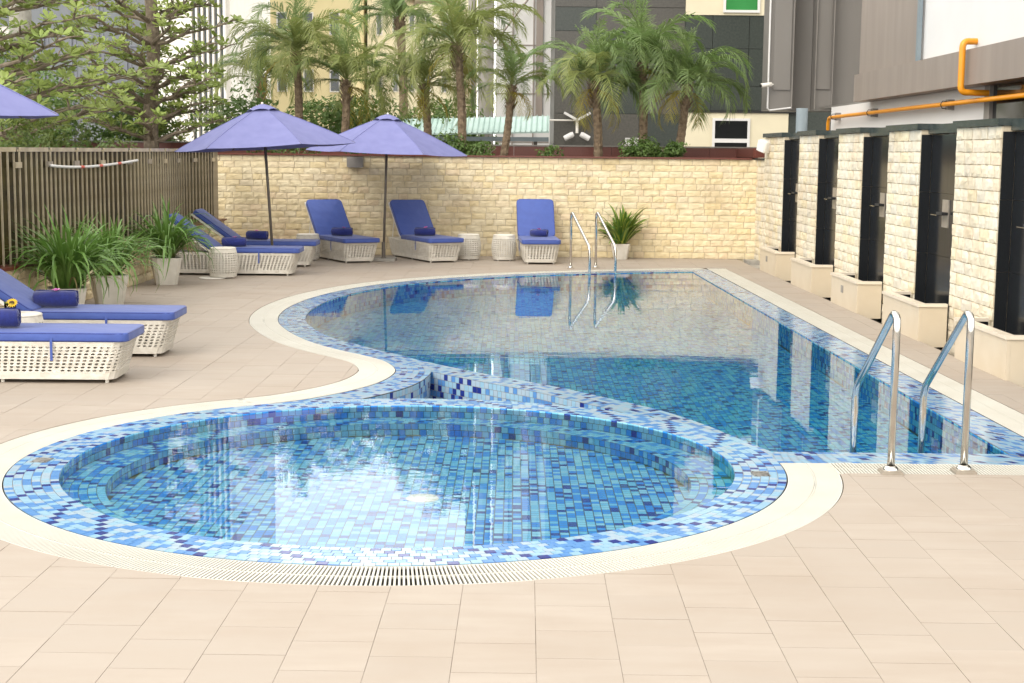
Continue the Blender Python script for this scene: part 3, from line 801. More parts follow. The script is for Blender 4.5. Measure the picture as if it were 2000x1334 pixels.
# basins
bl = ['cream marble basin in the far corner, farthest along the right wall', 'cream marble basin second from the far corner, without a vent',
      'cream marble basin in the middle of the row, with a small grey vent', 'cream marble basin second nearest, half behind the near handrail',
      'nearest cream marble basin, cut by the right edge']
for i, (y0, y1) in enumerate(NICH):
    ya, yb = y0 - 0.05, y1 + 0.06; L = yb - ya
    o = empty('stone_basin', (wx(yb), yb, 0)); o.rotation_euler = (0, 0, -math.pi / 2 + 0.011)
    tag(o, bl[i], 'basin', 'stone basins along the right wall')
    D, H_ = 0.31, 0.335
    lo_ = -0.06 if i != 2 else -0.06
    b = MB(); b.box(0.0, L, -D, -D + 0.03, lo_, H_); b.build('front_slab', MS['basin'], o)
    b = MB(); b.box(L - 0.03, L - 0.002, -D + 0.031, -0.03, lo_, H_); b.build('side_slab', MS['basin'], o)
    b = MB(); b.box(0.002, 0.03, -D + 0.031, -0.03, lo_, H_); b.build('side_slab', MS['basin'], o)
    b = MB(); b.box(-0.015, L + 0.015, -D - 0.015, -D + 0.075, H_ + .001, H_ + 0.031); b.build('rim_slab', MS['basinrim'], o)
    b = MB(); b.box(L - 0.06, L + 0.015, -D + 0.0755, -0.034, H_ + .001, H_ + 0.031); b.build('rim_slab', MS['basinrim'], o)
    b = MB(); b.box(-0.015, 0.06, -D + 0.0755, -0.034, H_ + .001, H_ + 0.031); b.build('rim_slab', MS['basinrim'], o)
    b = MB(); b.box(0.031, L - .031, -D + .031, -0.028, 0.02, 0.10); b.build('floor', MS['blackgran'], o)
    b = MB()
    b.box(0.0305, L - .0305, -D + .0303, -D + .038, 0.10, H_ - .001); b.box(L - .036, L - .0305, -D + .0385, -.03, 0.10, H_ - .001); b.box(.0305, .036, -D + .0385, -.03, .10, H_ - .001)
    b.build('lining', MS['blackgran'], o)
    b = MB(); b.add([(0.03, -D + .03, .255), (L - .03, -D + .03, .255), (L - .03, 0.1, .255), (.03, 0.1, .255)], [(0, 1, 2, 3)]); b.build('basin_water', MS['basinwater'], o)
    if i in (0, 2):
        b = MB(); b.box(L * .40, L * .40 + 0.11, -D - 0.006, -D - .0005, 0.17, 0.255)
        vent = b.build('vent', MS['lampgrey'], o)
        b = MB()
        for k in range(5): b.box(L * .40 + .01, L * .40 + .10, -D - .009, -D - .0063, .178 + k * .0145, .186 + k * .0145)
        b.build('louvre', MS['concrete'], vent)
# gutter strip between deck and wall
b = MB(); b.box(3.86, 4.55, 9.0, 25.6, -0.30, -0.16); structure(b.build('service_channel', MS['soil']))
# concrete steps in the far corner
b = MB(); b.box(3.93, 4.16, 25.0, 25.3, -0.16, 0.02); b.box(3.98, 4.16, 24.2, 24.98, -0.16, -0.05)
tag(b.build('concrete_step', MS['concrete']), 'small grey concrete blocks in the far right corner', 'step')

# ------------------------------------------------------------------ woven wicker shells with real holes
def woven_shell(curve_fn, ncol, zs, hole_rows, closed=True):
    """curve_fn(t, v) -> point; t around 0..1, v height 0..1; cells in hole_rows get an oval hole"""
    v, f = [], []; nr = len(zs) - 1
    idx = {}
    def P(i, j):
        k = (i % ncol if closed else i, j)
        if k not in idx: idx[k] = len(v); v.append(curve_fn(k[0] / ncol, zs[j]))
        return idx[k]
    for j in range(nr):
        for i in range(ncol):
            c = [P(i, j), P(i + 1, j), P(i + 1, j + 1), P(i, j + 1)]
            if j in hole_rows and random.random() > 0.015:
                o = len(v); sx = random.uniform(.31, .37); sy = random.uniform(.31, .37)
                for q in range(8):
                    a = math.pi * (q + .5) / 4 + math.pi
                    v.append(curve_fn((i + .5 + sx * math.cos(a)) / ncol, zs[j] + (zs[j + 1] - zs[j]) * (.5 + sy * math.sin(a))))
                # hole points 0..7 start lower-left, counter-clockwise
                h = [o + q for q in range(8)]
                f += [(c[0], h[1], h[0]), (c[0], h[0], h[7]), (c[0], c[1], h[2], h[1]), (c[1], h[3], h[2]), (c[1], c[2], h[4], h[3]),
                      (c[2], h[5], h[4]), (c[2], c[3], h[6], h[5]), (c[3], h[7], h[6]), (c[3], c[0], h[7])]
            else:
                f.append(tuple(c))
    return v, f

def round_rect(t, hx0, hx1, hy, r):
    """point on a rounded rectangle outline, x from hx0 to hx1, y +-hy"""
    Lx, Ly = hx1 - hx0 - 2 * r, 2 * hy - 2 * r; q = math.pi * r / 2
    segs = [Lx, q, Ly, q, Lx, q, Ly, q]; s = t * sum(segs)
    cs = [(hx1 - r, -hy + r), (hx1 - r, hy - r), (hx0 + r, hy - r), (hx0 + r, -hy + r)]
    for k, L in enumerate(segs):
        if s <= L or k == 7:
            u = min(s / L, 1) if L > 0 else 0
            if k == 0: return (hx0 + r + u * Lx, -hy)
            if k == 2: return (hx1, -hy + r + u * Ly)
            if k == 4: return (hx1 - r - u * Lx, hy)
            if k == 6: return (hx0, hy - r - u * Ly)
            c = cs[k // 2]; a = -math.pi / 2 + (k // 2) * math.pi / 2 + u * math.pi / 2
            return (c[0] + r * math.cos(a), c[1] + r * math.sin(a))
        s -= L

LL, LW = 1.86, 0.31           # lounger length, half width at the top of the base
def base_pt(t, v):
    ins = 0.055 * (1 - v) ** 0.9
    x, y = round_rect(t, 0.0 + ins * 0.6, LL - ins * 1.3, LW - ins, 0.075)
    return (x, y, 0.03 + v * 0.295)
zs = [0, 0.05, 0.10, 0.15, 0.19] + [0.19 + (0.90 - 0.19) * k / 8 for k in range(1, 9)] + [0.95, 1.0]
lv, lf = woven_shell(base_pt, 92, zs, set(range(4, 12)))
me_base = mesh_data('wicker_base', lv, lf, MS['wicker'])
b = MB(); b.add([base_pt(k / 92, 1.0) for k in range(92)], [tuple(range(92))]); b.add([(x, y, z + .004) for x, y, z in [base_pt(k / 92, 0.0) for k in range(92)]], [tuple(range(92))[::-1]])
me_top = b.data('wicker_top', MS['wicker'])
HX = 0.63                      # hinge position from the head
def cushion_slab(name, L):
    bm = bmesh.new(); bmesh.ops.create_cube(bm, size=1.0)
    for v in bm.verts: v.co = Vector(((v.co.x + .5) * L, v.co.y * 0.635, (v.co.z + .5) * 0.072))
    ve = [e for e in bm.edges if abs(e.verts[0].co.z - e.verts[1].co.z) > .01]
    bmesh.ops.bevel(bm, geom=ve, offset=0.07, segments=4, profile=.5, affect='EDGES')
    he = [e for e in bm.edges if abs(e.verts[0].co.z - e.verts[1].co.z) < .001 and len(e.link_faces) == 2 and e.calc_face_angle(0) > 1.0]
    bmesh.ops.bevel(bm, geom=he, offset=0.016, segments=3, profile=.5, affect='EDGES')
    me = bpy.data.meshes.new(name); bm.to_mesh(me); bm.free(); me.materials.append(MS['cushion'])
    me.polygons.foreach_set('use_smooth', np.ones(len(me.polygons), dtype=bool)); me.update()
    return me
me_seat = cushion_slab('seat_cushion', LL + 0.05 - HX); me_back = cushion_slab('back_cushion', 0.80)
def piping(name, L):
    b = MB()
    for z in (.064, .008):
        P = [round_rect(k / 60, .004, L - .004, .3135, .066) for k in range(61)]
        b.tube([(x, y, z) for x, y in P], .0042, 5, cap=False)
    return b.data(name, MS['towel'], True)
me_pipe_s = piping('piping', LL + 0.05 - HX); me_pipe_b = piping('piping', 0.80)
b = MB()
for s_ in (-1, 1): b.box(0.0, 0.80, s_ * 0.30 - .014, s_ * 0.30 + .014, -0.030, -0.002)
for x_ in (0.02, 0.27, 0.53, 0.78): b.box(x_ - .012, x_ + .012, -.285, .285, -.026, -.004)
me_bframe = b.data('backrest_frame', MS['whitemetal'])
b = MB(); b.tube([(0, 0, 0), (0, 0, 0.30)], 0.009, 8); me_prop = b.data('backrest_prop', MS['whitemetal'])
b = MB(); b.lathe([(0.0001, 0), (.014, 0), (.016, .03), (.0001, .031)], 10); me_foot = b.data('foot', MS['whitemetal'])
b = MB(); b.box(-.010, .010, -.006, -.003, -.155, .02); b.box(-.009, .009, -.009, -.0062, -.13, -.02); me_tie = b.data('tie_strap', MS['cushion'])

def lounger(x, y, heading, back_deg, label):
    """x, y: middle of the foot end on the deck; heading: direction from head to foot"""
    a = heading
    o = empty('sun_lounger', (x - math.cos(a) * LL, y - math.sin(a) * LL, 0), a)
    tag(o, label, 'sun lounger', 'blue cushioned wicker loungers round the pool')
    wb_ = obj('wicker_base', me_base, o)
    md = wb_.modifiers.new('thickness', 'SOLIDIFY'); md.thickness = 0.006; md.offset = -1
    obj('wicker_top', me_top, o)
    for fx in (0.12, 0.92, LL - 0.14):
        for fy in (-.21, .21): obj('foot', me_foot, o, (fx, fy, 0))
    st = obj('seat_cushion', me_seat, o, (HX, 0, 0.327))
    th = math.radians(back_deg)
    # back cushion runs from the hinge up towards the head
    bc = obj('back_cushion', me_back, o, (HX + 0.03, 0, 0.345), (0, th, math.pi))
    bc.rotation_euler = Matrix(((-math.cos(th), 0, math.sin(th)), (0, -1, 0), (math.sin(th), 0, math.cos(th)))).to_euler()
    obj('backrest_frame', me_bframe, bc, (0, 0, 0)); obj('piping', me_pipe_b, bc); obj('piping', me_pipe_s, st)
    for s_ in (-1, 1):
        px, pz = HX + .03 - math.cos(th) * .55, .345 + math.sin(th) * .55
        p = obj('backrest_prop', me_prop, o, (px, s_ * .27, pz - .015)); d = Vector((-0.10, 0, -(pz - .345)))
        p.rotation_euler = d.to_track_quat('Z', 'Y').to_euler(); p.scale = (1, 1, d.length / .30)
    for s_ in (-1, 1):
        t_ = obj('tie_strap', me_tie, st, (0.70, s_ * .317, 0.012)); t_.scale = (1, -s_ * 1.0, 1)
        t_.rotation_euler = (0, 0, 0 if s_ < 0 else math.pi); t_.scale = (1, 1, 1)
    return o

HE = 0.02
lounger(-2.99, 11.56, HE, 34, 'nearest lounger, blue cushion on white wicker, cut by the left edge')
lounger(-2.97, 13.03, HE, 34, 'blue wicker lounger behind the nearest one, large navy towel roll on it')
lounger(-3.10, 21.50, HE, 36, 'blue wicker lounger behind the round stool and the potted grass')
lounger(-3.08, 23.15, HE, 36, 'blue wicker lounger behind the left umbrella pole')
lounger(-2.42, 23.78, -math.radians(62), 46, 'blue wicker lounger angled against the wall between the two umbrella poles')
lounger(-1.08, 24.02, -math.radians(64), 46, 'dark shaded blue wicker lounger right of the second umbrella pole')
lounger(0.455, 23.86, -math.radians(87), 50, 'blue wicker lounger facing the camera, left of the far pool ladder')

# ------------------------------------------------------------------ towel rolls and orchids
def spiral_towel():
    b = MB(); n = 64; turns = 3.2; L = 0.34; rows_ = 9
    pts = []
    for k in range(n + 1):
        a = k / n * turns * 2 * math.pi; r = 0.012 + 0.060 * k / n; pts.append((r * math.cos(a), r * math.sin(a)))
    for i in range(n):
        pass
    v = []; f = []
    for j in range(rows_):
        u = j / (rows_ - 1); x = (u - .5) * L; taper = 1.0 if 0 < j < rows_ - 1 else 0.93
        for k, (p, q) in enumerate(pts):
            w = 1 + 0.03 * math.sin(9 * u + k * .3)
            v.append((x + 0.006 * math.sin(k * .4) * (abs(u - .5) * 2) ** 3, p * taper * w, q * taper * w + 0.072))
    for j in range(rows_ - 1):
        for k in range(n): a = j * (n + 1) + k; f.append((a, a + 1, a + n + 2, a + n + 1))
    b.add(v, f)
    # plump body just inside the outer turn
    prof = [(0.0001, -L / 2 + .006), (.045, -L / 2 + .004), (.062, -L / 2 + .012), (.066, 0), (.062, L / 2 - .012), (.045, L / 2 - .004), (.0001, L / 2 - .006)]
    m = MB(); m.lathe(prof, 24); b.add([(z, x, y + .072) for x, y, z in m.v], m.f)
    return b.data('towel_roll', MS['towel'], True)
me_towel = spiral_towel()
def orchid_mesh():
    b = MB()
    for k in range(5):
        a = k * 2 * math.pi / 5; c, s_ = math.cos(a), math.sin(a)
        loc = [(0, 0, .004), (.012, -.010, .010), (.030, -.012, .016), (.040, 0, .014), (.030, .012, .016), (.012, .010, .010)]
        b.add([(x * c - y * s_, x * s_ + y * c, z) for x, y, z in loc], [(0, 1, 2, 3), (0, 3, 4, 5)])
    b.lathe([(0.0001, .018), (.006, .014), (.005, .003)], 8)
    return b.data('orchid', MS['orchid'])
me_orchid = orchid_mesh()
def towel(x, y, rz, where, sc=1.0, z=0.398):
    t = obj('towel_roll', me_towel, None, (x, y, z), (0, 0, rz), (sc, sc, sc))
    md = t.modifiers.new('thickness', 'SOLIDIFY'); md.thickness = 0.004
    tag(t, f'rolled navy towel on the {where}', 'towel', 'rolled navy towels on the loungers')
    f = obj('orchid_flower', me_orchid, None, (x + random.uniform(-.02, .03), y - .01, z + 0.136 * sc), (random.uniform(-.2, .3), random.uniform(-.3, .3), random.uniform(0, 6)))
    tag(f, f'pink orchid flower lying on the towel of the {where}', 'flower', 'pink orchids on the towels')
towel(-4.03, 11.50, 0.03, 'nearest lounger at the left edge', 1.1)
towel(-4.02, 13.02, 0.02, 'second lounger from the camera', 1.1)
towel(-4.02, 21.42, 0.05, 'lounger behind the round stool')
towel(-3.98, 23.12, -0.25, 'lounger behind the left umbrella pole')
towel(-2.80, 24.35, -0.05, 'lounger between the two umbrella poles')
towel(-1.46, 24.62, -0.05, 'shaded lounger right of the second pole')
towel(0.43, 24.72, -0.45, 'lounger facing the camera', 0.9)

# ------------------------------------------------------------------ wicker stools used as side tables
def stool_pt(t, v):
    r = 0.172 + 0.036 * math.sin(math.pi * (0.08 + 0.86 * v)); a = 2 * math.pi * t
    return (r * math.cos(a), r * math.sin(a), 0.022 + v * 0.395)
sv_, sf_ = woven_shell(stool_pt, 30, [0, .06, .12] + [.12 + .76 * k / 9 for k in range(1, 10)] + [.94, 1.0], set(range(2, 11)))
me_stool = mesh_data('wicker_side', sv_, sf_, MS['wicker'])
b = MB(); b.lathe([(0.0001, .432), (.165, .432), (.178, .428), (.184, .42), (.178, .413), (0.0001, .411)], 40); me_stop = b.data('wicker_lid', MS['wicker'], True)
def stool(x, y, label):
    o = empty('wicker_stool', (x, y, 0), random.uniform(0, 6)); tag(o, label, 'stool', 'round white wicker stools')
    s_ = obj('wicker_side', me_stool, o); md = s_.modifiers.new('thickness', 'SOLIDIFY'); md.thickness = 0.006; md.offset = -1
    obj('wicker_lid', me_stop, o)
    for k in range(4): obj('foot', me_foot, o, (.14 * math.cos(k * 1.57 + .6), .14 * math.sin(k * 1.57 + .6), 0))
    return o
stool(-4.09, 12.26, 'white wicker stool between the two near loungers, with a sunflower glass')
stool(-4.06, 20.80, 'white wicker stool in front of a lounger, right of the potted grass')
stool(-3.36, 24.35, 'white wicker stool mostly hidden behind a lounger cushion')
stool(-0.74, 24.78, 'white wicker stool tucked behind the foot of the shaded lounger')
stool(-0.15, 24.72, 'white wicker stool standing free against the wall, left of the facing lounger')
b = MB(); b.lathe([(.18, .0), (.19, .008), (.18, .016), (.0001, .017)], 28)
tag(b.build('round_lid', MS['whitemetal'], None, loc=(-4.20, 20.72, 0)), 'flat white round lid on the deck beside the stool', 'lid')
# glass with sunflower
gl = empty('flower_glass', (-4.16, 12.24, 0.432)); tag(gl, 'small glass with a yellow sunflower on the near stool', 'vase')
b = MB(); b.lathe([(0.0001, .002), (.040, .002), (.046, .015), (.048, .085), (.0455, .085), (.043, .016), (.0001, .010)], 24); b.build('glass', MS['clear'], gl, smooth=True)
b = MB()
for k in range(16):
    a = k * 2 * math.pi / 16; c, s_ = math.cos(a), math.sin(a)
    b.add([(x * c - y * s_, x * s_ + y * c, z) for x, y, z in [(.018, 0, 0), (.032, -.009, .004), (.052, 0, .0), (.032, .009, .004)]], [(0, 1, 2, 3)])
fl = b.build('petals', MS['petal'], gl, loc=(.02, -.015, .088), rot=(0.75, 0.1, 0))
b = MB(); b.lathe([(.022, 0), (.019, .006), (.0001, .009)], 14); b.build('seed_head', MS['seedhead'], fl)
b = MB(); b.tube([(0, 0, .012), (.01, -.005, .05), (.02, -.012, .086)], .004, 6)
for k in range(7):
    a = k * .9; b.add([(0, 0, .03), (.03 * math.cos(a) - .01, .03 * math.sin(a), .06), (.05 * math.cos(a), .05 * math.sin(a), .10), (.03 * math.cos(a) + .012, .03 * math.sin(a) + .01, .07)], [(0, 1, 2, 3)])
b.build('stem', MS['strap'], gl)

# ------------------------------------------------------------------ umbrellas
def canopy_mesh(R, rise, sag=0.05):
    v, f = [], []; nr, ns = 8, 6
    idx = {}
    for i in range(nr + 1):
        u = 0.10 + 0.90 * i / nr
        for k in range(6 * ns):
            s_ = k % ns / ns; a0 = (k // ns) * math.pi / 3; a1 = a0 + math.pi / 3
            x = (1 - s_) * math.cos(a0) + s_ * math.cos(a1); y = (1 - s_) * math.sin(a0) + s_ * math.sin(a1)
            w = 4 * s_ * (1 - s_)
            z = rise * (1 - u) + 0.10 * u * (1 - u) - sag * w * u * (1.0 - 0.6 * u) * .8
            pull = 1 - 0.035 * w * u
            idx[(i, k)] = len(v); v.append((R * u * x * pull, R * u * y * pull, z))
    for i in range(nr):
        for k in range(6 * ns): f.append((idx[(i, k)], idx[(i + 1, k)], idx[(i + 1, (k + 1) % (6 * ns))], idx[(i, (k + 1) % (6 * ns))]))
    return v, f
cv, cf = canopy_mesh(1.36, 0.62)
me_can = mesh_data('canopy', cv, cf, MS['canvas'], smooth=False)
v, f = [], []
for i, (u, z) in enumerate(((0.02, .640), (0.09, .612), (0.175, .545))):
    for k in range(24):
        s_ = k % 4 / 4; a0 = (k // 4) * math.pi / 3; a1 = a0 + math.pi / 3
        x = (1 - s_) * math.cos(a0) + s_ * math.cos(a1); y = (1 - s_) * math.sin(a0) + s_ * math.sin(a1); w = 4 * s_ * (1 - s_)
        v.append((1.36 * u * x, 1.36 * u * y, z + (0.022 * w if i == 2 else 0)))
for i in range(2):
    for k in range(24): f.append((i * 24 + k, (i + 1) * 24 + k, (i + 1) * 24 + (k + 1) % 24, i * 24 + (k + 1) % 24))
me_cap = mesh_data('vent_cap', v, f, MS['canvas'])
def umbrella(x, y, rim_z, lean, rz, label, R=1.0):
    o = empty('umbrella', (x, y, 0), 0); tag(o, label, 'umbrella', 'blue umbrellas by the loungers')
    # everything above the base leans a little: the pole is one long straight tube
    top = Vector((lean[0], lean[1], 1)).normalized(); Hh = rim_z + 0.61
    b = MB(); b.tube([(0, 0, 0.05), tuple(top * Hh)], 0.021, 12); b.build('pole', MS['polebrown'], o, smooth=True)
    b = MB(); b.box(-.20, .20, -.22, .22, 0, .045); b.build('base_slab', MS['concrete'], o)
    b = MB(); b.lathe([(.045, .0455), (.045, .05), (.031, .06), (.031, .30), (.022, .305)], 16); b.build('base_sleeve', MS['polebrown'], o)
    q = Vector((0, 0, 1)).rotation_difference(top); M = q.to_matrix().to_4x4()
    M.translation = top * rim_z; M = M @ Matrix.Rotation(rz, 4, 'Z') @ Matrix.Scale(R, 4)
    c = obj('canopy', me_can, o); c.matrix_local = M
    md = c.modifiers.new('thickness', 'SOLIDIFY'); md.thickness = 0.003
    cp_ = obj('vent_cap', me_cap, o); cp_.matrix_local = M
    md = cp_.modifiers.new('thickness', 'SOLIDIFY'); md.thickness = 0.003
    b = MB(); b.lathe([(0.0001, .672), (.016, .664), (.02, .650), (.012, .636)], 12); fn = b.build('finial', MS['whitemetal'], o, smooth=True); fn.matrix_local = M
    for k in range(6):
        a = k * math.pi / 3
        b = MB(); b.tube([(.03, 0, .585), (.65, 0, .315), (1.34, 0, .004)], .010, 6)
        r_ = b.build('rib', MS['polebrown'], o); r_.matrix_local = M @ Matrix.Rotation(a, 4, 'Z')
        b = MB(); b.tube([(.03, 0, .16), (.66, 0, .295)], .008, 6); b.build('strut', MS['polebrown'], r_)
        b = MB(); b.tube([(1.36 * u, 0, .62 * (1 - u) + .10 * u * (1 - u) + .003) for u in (.12, .3, .5, .7, .9, .995)], .0055, 5)
        q_ = b.build('seam', MS['canvas'], c); q_.rotation_euler = (0, 0, a)
    return o
umbrella(-3.62, 22.45, 1.83, (-0.060, 0.01), 0.03, 'larger blue umbrella on the left, over the loungers by the fence')
umbrella(-2.13, 24.45, 1.76, (0.030, 0.0), 0.02, 'blue umbrella on the right, standing by the yellow stone wall', 0.97)
umbrella(-5.10, 12.35, 2.06, (0.0, 0.0), 0.0, 'blue umbrella cut by the left edge, only a corner showing')

# ------------------------------------------------------------------ stainless ladders
def ladder(x, y, dx, dy, sep, label, out=0.66, top=0.86, bend=0.36):
    """base of first rail on the deck at x, y; rails reach over the water along (dx, dy)"""
    d = Vector((dx, dy, 0)).normalized(); n = Vector((-d.y, d.x, 0))
    o = empty('pool_ladder', (x, y, 0)); tag(o, label, 'ladder', 'stainless pool ladders')
    for s_ in (0, 1):
        off = n * (-sep * s_)
        pts = [off + Vector((0, 0, .02)), off + Vector((0, 0, top - .10))]
        # rounded top
        c0 = off + Vector((0, 0, top - .04))
        for k in range(1, 8):
            a = math.pi * (1 - k / 8 * .80); pts.append(c0 + d * (.045 + .045 * math.cos(a)) + Vector((0, 0, .045 * math.sin(a))))
        for k in range(1, 5):
            pass
        e = off + d * out
        p0 = pts[-1]; p1 = e + Vector((0, 0, bend + .02))
        for u in (.15, .5, .85, .94): pts.append(p0 + (p1 - p0) * u)
        pts += [e + Vector((0, 0, bend - .03)), e + Vector((0, 0, bend - .12)), e + Vector((0, 0, -.24))]
        b = MB(); b.tube(pts, 0.0215, 14); b.build('rail', MS['steel'], o, smooth=True)
        b = MB(); b.box(-.06, .06, -.06, .06, 0.0, .014); b.box(-.052, .052, -.052, .052, .0142, .022); fl_ = b.build('floor_flange', MS['steel2'], o, loc=off)
        b = MB(); b.lathe([(.043, .0225), (.041, .032), (.030, .044), (.0225, .046)], 20); b.build('collar', MS['steel'], fl_, smooth=True)
    for z in (-.06, -.16):
        b = MB(); b.tube([d * (out - .0) + Vector((0, 0, z)), d * (out - .0) - n * sep + Vector((0, 0, z))], .016, 8); b.build('rung', MS['steel'], o)
    return o
ladder(2.172, 8.335, -0.10, 1.0, 0.432, 'shiny steel pool ladder at the near right edge', top=0.905)
ladder(0.90, 23.10, 0.32, -0.95, -0.42, 'steel pool ladder at the far side, in front of the stone wall', out=0.80)

# ------------------------------------------------------------------ potted plants
def strap_leaf(L, droop, w, n=7, twist=0.0):
    """narrow arching leaf from the origin along +x"""
    v, f = [], []
    ang = math.radians(random.uniform(66, 84)); x = z = 0.0; ds = L / n
    for i in range(n + 1):
        u = i / n; ww = w * (0.55 + 1.2 * u - 1.75 * u ** 2.2 + .04) if u < .999 else 0.001
        ww = max(ww, .001)
        tw = twist * u
        v += [(x, -ww * math.cos(tw), z + .25 * ww + ww * math.sin(tw)), (x, 0, z), (x, ww * math.cos(tw), z + .25 * ww - ww * math.sin(tw))]
        x += math.cos(ang) * ds; z += math.sin(ang) * ds; ang -= droop / n * (0.45 + 1.3 * u)
    for i in range(n):
        a = i * 3; f += [(a, a + 3, a + 4, a + 1), (a + 1, a + 4, a + 5, a + 2)]
    return v, f
LEAF = [mesh_data('leaf', *strap_leaf(random.uniform(.62, .92), random.uniform(.7, 3.9), random.uniform(.014, .022), twist=random.uniform(-.5, .5)), MS['strap'], smooth=True) for _ in range(14)]
LEAFD = [mesh_data('leaf', *strap_leaf(random.uniform(.55, .8), random.uniform(2.6, 3.6), random.uniform(.006, .011), twist=random.uniform(-.6, .6)), MS['strapd'], smooth=True) for _ in range(4)]
LEAFV = [mesh_data('leaf', *strap_leaf(random.uniform(.45, .72), random.uniform(.5, 1.9), random.uniform(.038, .052), n=6), MS['variegated'], smooth=True) for _ in range(8)]
def square_pot(wt, wb2, h):
    b = MB(); v = []
    for w, z in ((wb2, 0), (wb2 * 1.02, .01), (wt, h), (wt - .03, h), (wt - .04, h - .05)):
        c = w / 2; e = c * .72
        v += [(c, -e, z), (c, e, z), (e, c, z), (-e, c, z), (-c, e, z), (-c, -e, z), (-e, -c, z), (e, -c, z)]
    f = [tuple(range(8))[::-1]] + [(r * 8 + k, r * 8 + (k + 1) % 8, (r + 1) * 8 + (k + 1) % 8, (r + 1) * 8 + k) for r in range(4) for k in range(8)]
    b.add(v, f); return b.data('pot', MS['pot'])
me_pot = square_pot(.39, .27, .36)
b = MB(); b.lathe([(0.0001, .325), (.10, .33), (.17, .315)], 12); me_soil = b.data('soil', MS['soil'])
def potted(x, y, rz, label, n, sc, leaves, dead=0, pot_sc=1.0, hgt=1.0, pick_dir=None):
    o = empty('potted_plant', (x, y, 0), rz); tag(o, label, 'plant', 'potted plants round the deck')
    p = obj('pot', me_pot, o, scale=(pot_sc,) * 3); obj('soil', me_soil, p)
    zt = .32 * pot_sc
    for k in range(n):
        a = random.uniform(0, 2 * math.pi); r = random.uniform(0, .10) * pot_sc
        s_ = sc * random.uniform(.75, 1.12); tilt = random.gauss(.05, .22)
        obj('leaf', random.choice(leaves), o, (r * math.cos(a), r * math.sin(a), zt), (random.uniform(-.25, .25), tilt, a + random.uniform(-.3, .3)), (s_, s_, s_ * hgt))
    for k in range(dead):
        a = random.uniform(0, 2 * math.pi)
        obj('leaf', random.choice(LEAFD), o, (.08 * math.cos(a), .08 * math.sin(a), zt), (0, random.uniform(.2, .5), a), (sc, sc, sc))
potted(-4.62, 15.35, .3, 'large arching green grass in a white pot, nearest on the left', 270, 1.16, LEAF, 14)
potted(-4.62, 16.95, .5, 'arching green grass in a white pot, right behind the nearest one', 230, 1.06, LEAF, 14)
potted(-4.62, 19.75, .35, 'arching green grass in a white faceted pot beside the stool', 250, 1.10, LEAF, 18)
potted(1.83, 25.28, .2, 'yellow and green striped plant in a small white pot behind the far ladder', 110, 1.08, LEAFV, 0, .74)

# ------------------------------------------------------------------ low wall and steel fence along the left
F_CTRL = [(-6.4, 10.5), (-5.75, 12.4), (-5.12, 14.3), (-5.02, 15.6), (-5.06, 17.2), (-5.05, 18.8), (-4.99, 20.0), (-5.03, 21.6), (-5.10, 23.4), (-5.02, 24.6), (-4.98, 25.62)]
FP = catmull(F_CTRL, 0.1); nF = left_normals(FP)
lw = empty('low_wall'); tag(lw, 'low curving yellow stone wall under the metal fence', 'wall')
b = MB(); n = len(FP); back = FP + nF * 0.28
vv = [(x, y, z) for z in (-.05, .575) for x, y in FP + nF * .004] + [(x, y, z) for z in (-.05, .575) for x, y in back]
b.add(vv, [(i, i + 1, n + i + 1, n + i) for i in range(n - 1)] + [(3 * n + i, 3 * n + i + 1, 2 * n + i + 1, 2 * n + i) for i in range(n - 1)] + [(n + i, n + i + 1, 3 * n + i + 1, 3 * n + i) for i in range(n - 1)])
b.build('core', MS['mortar'], lw)
Ld = np.r_[0, np.cumsum(np.linalg.norm(np.diff(FP, axis=0), axis=1))]
def along(s): return np.array([np.interp(s, Ld, FP[:, 0]), np.interp(s, Ld, FP[:, 1])])
def along_n(s):
    v = np.array([np.interp(s, Ld, nF[:, 0]), np.interp(s, Ld, nF[:, 1])]); return v / np.linalg.norm(v)
st_list = [s_ for s_ in courses(Ld[-1], 0.0, .575, .112, .16, .32)]
vis_st = [s_ for s_ in st_list if along(s_[0])[1] > 12.6]; hid = [s_ for s_ in st_list if along(s_[0])[1] <= 12.6] + vis_st[300:]
mbk = MB()
for grp, s_ in [(0, q) for q in vis_st[:300]] + [(1, q) for q in hid]:
    p0, p1 = along(s_[0]), along(s_[1])
    ang = math.atan2(p1[1] - p0[1], p1[0] - p0[0]); w = np.linalg.norm(p1 - p0)
    if grp == 0: obj('brick', random.choice(SV_DATA['stone']), lw, (p0[0], p0[1], s_[2]), (0, 0, ang), (w, .03 * random.uniform(.8, 1.2), s_[3] - s_[2]))
    else:
        v, f = random.choice(SV); M = Matrix.Translation((p0[0], p0[1], s_[2])) @ Matrix.Rotation(ang, 4, 'Z')
        mbk.add([M @ Vector((p[0] * w, p[1] * .03, p[2] * (s_[3] - s_[2]))) for p in v], f)
stuff(mbk.build('more_bricks', MS['stone_i'], lw))
b = MB(); A = FP - nF * .055; Bq = FP + nF * .30
for za, zb, P, Q in ((.578, .578, A, Bq), (.61, .61, A, Bq), (.578, .61, A, A), (.578, .61, Bq, Bq)):
    n = len(P); b.add([(x, y, za) for x, y in P] + [(x, y, zb) for x, y in Q], [(i, i + 1, n + i + 1, n + i) for i in range(n - 1)])
b.build('coping', MS['redgran'], lw)

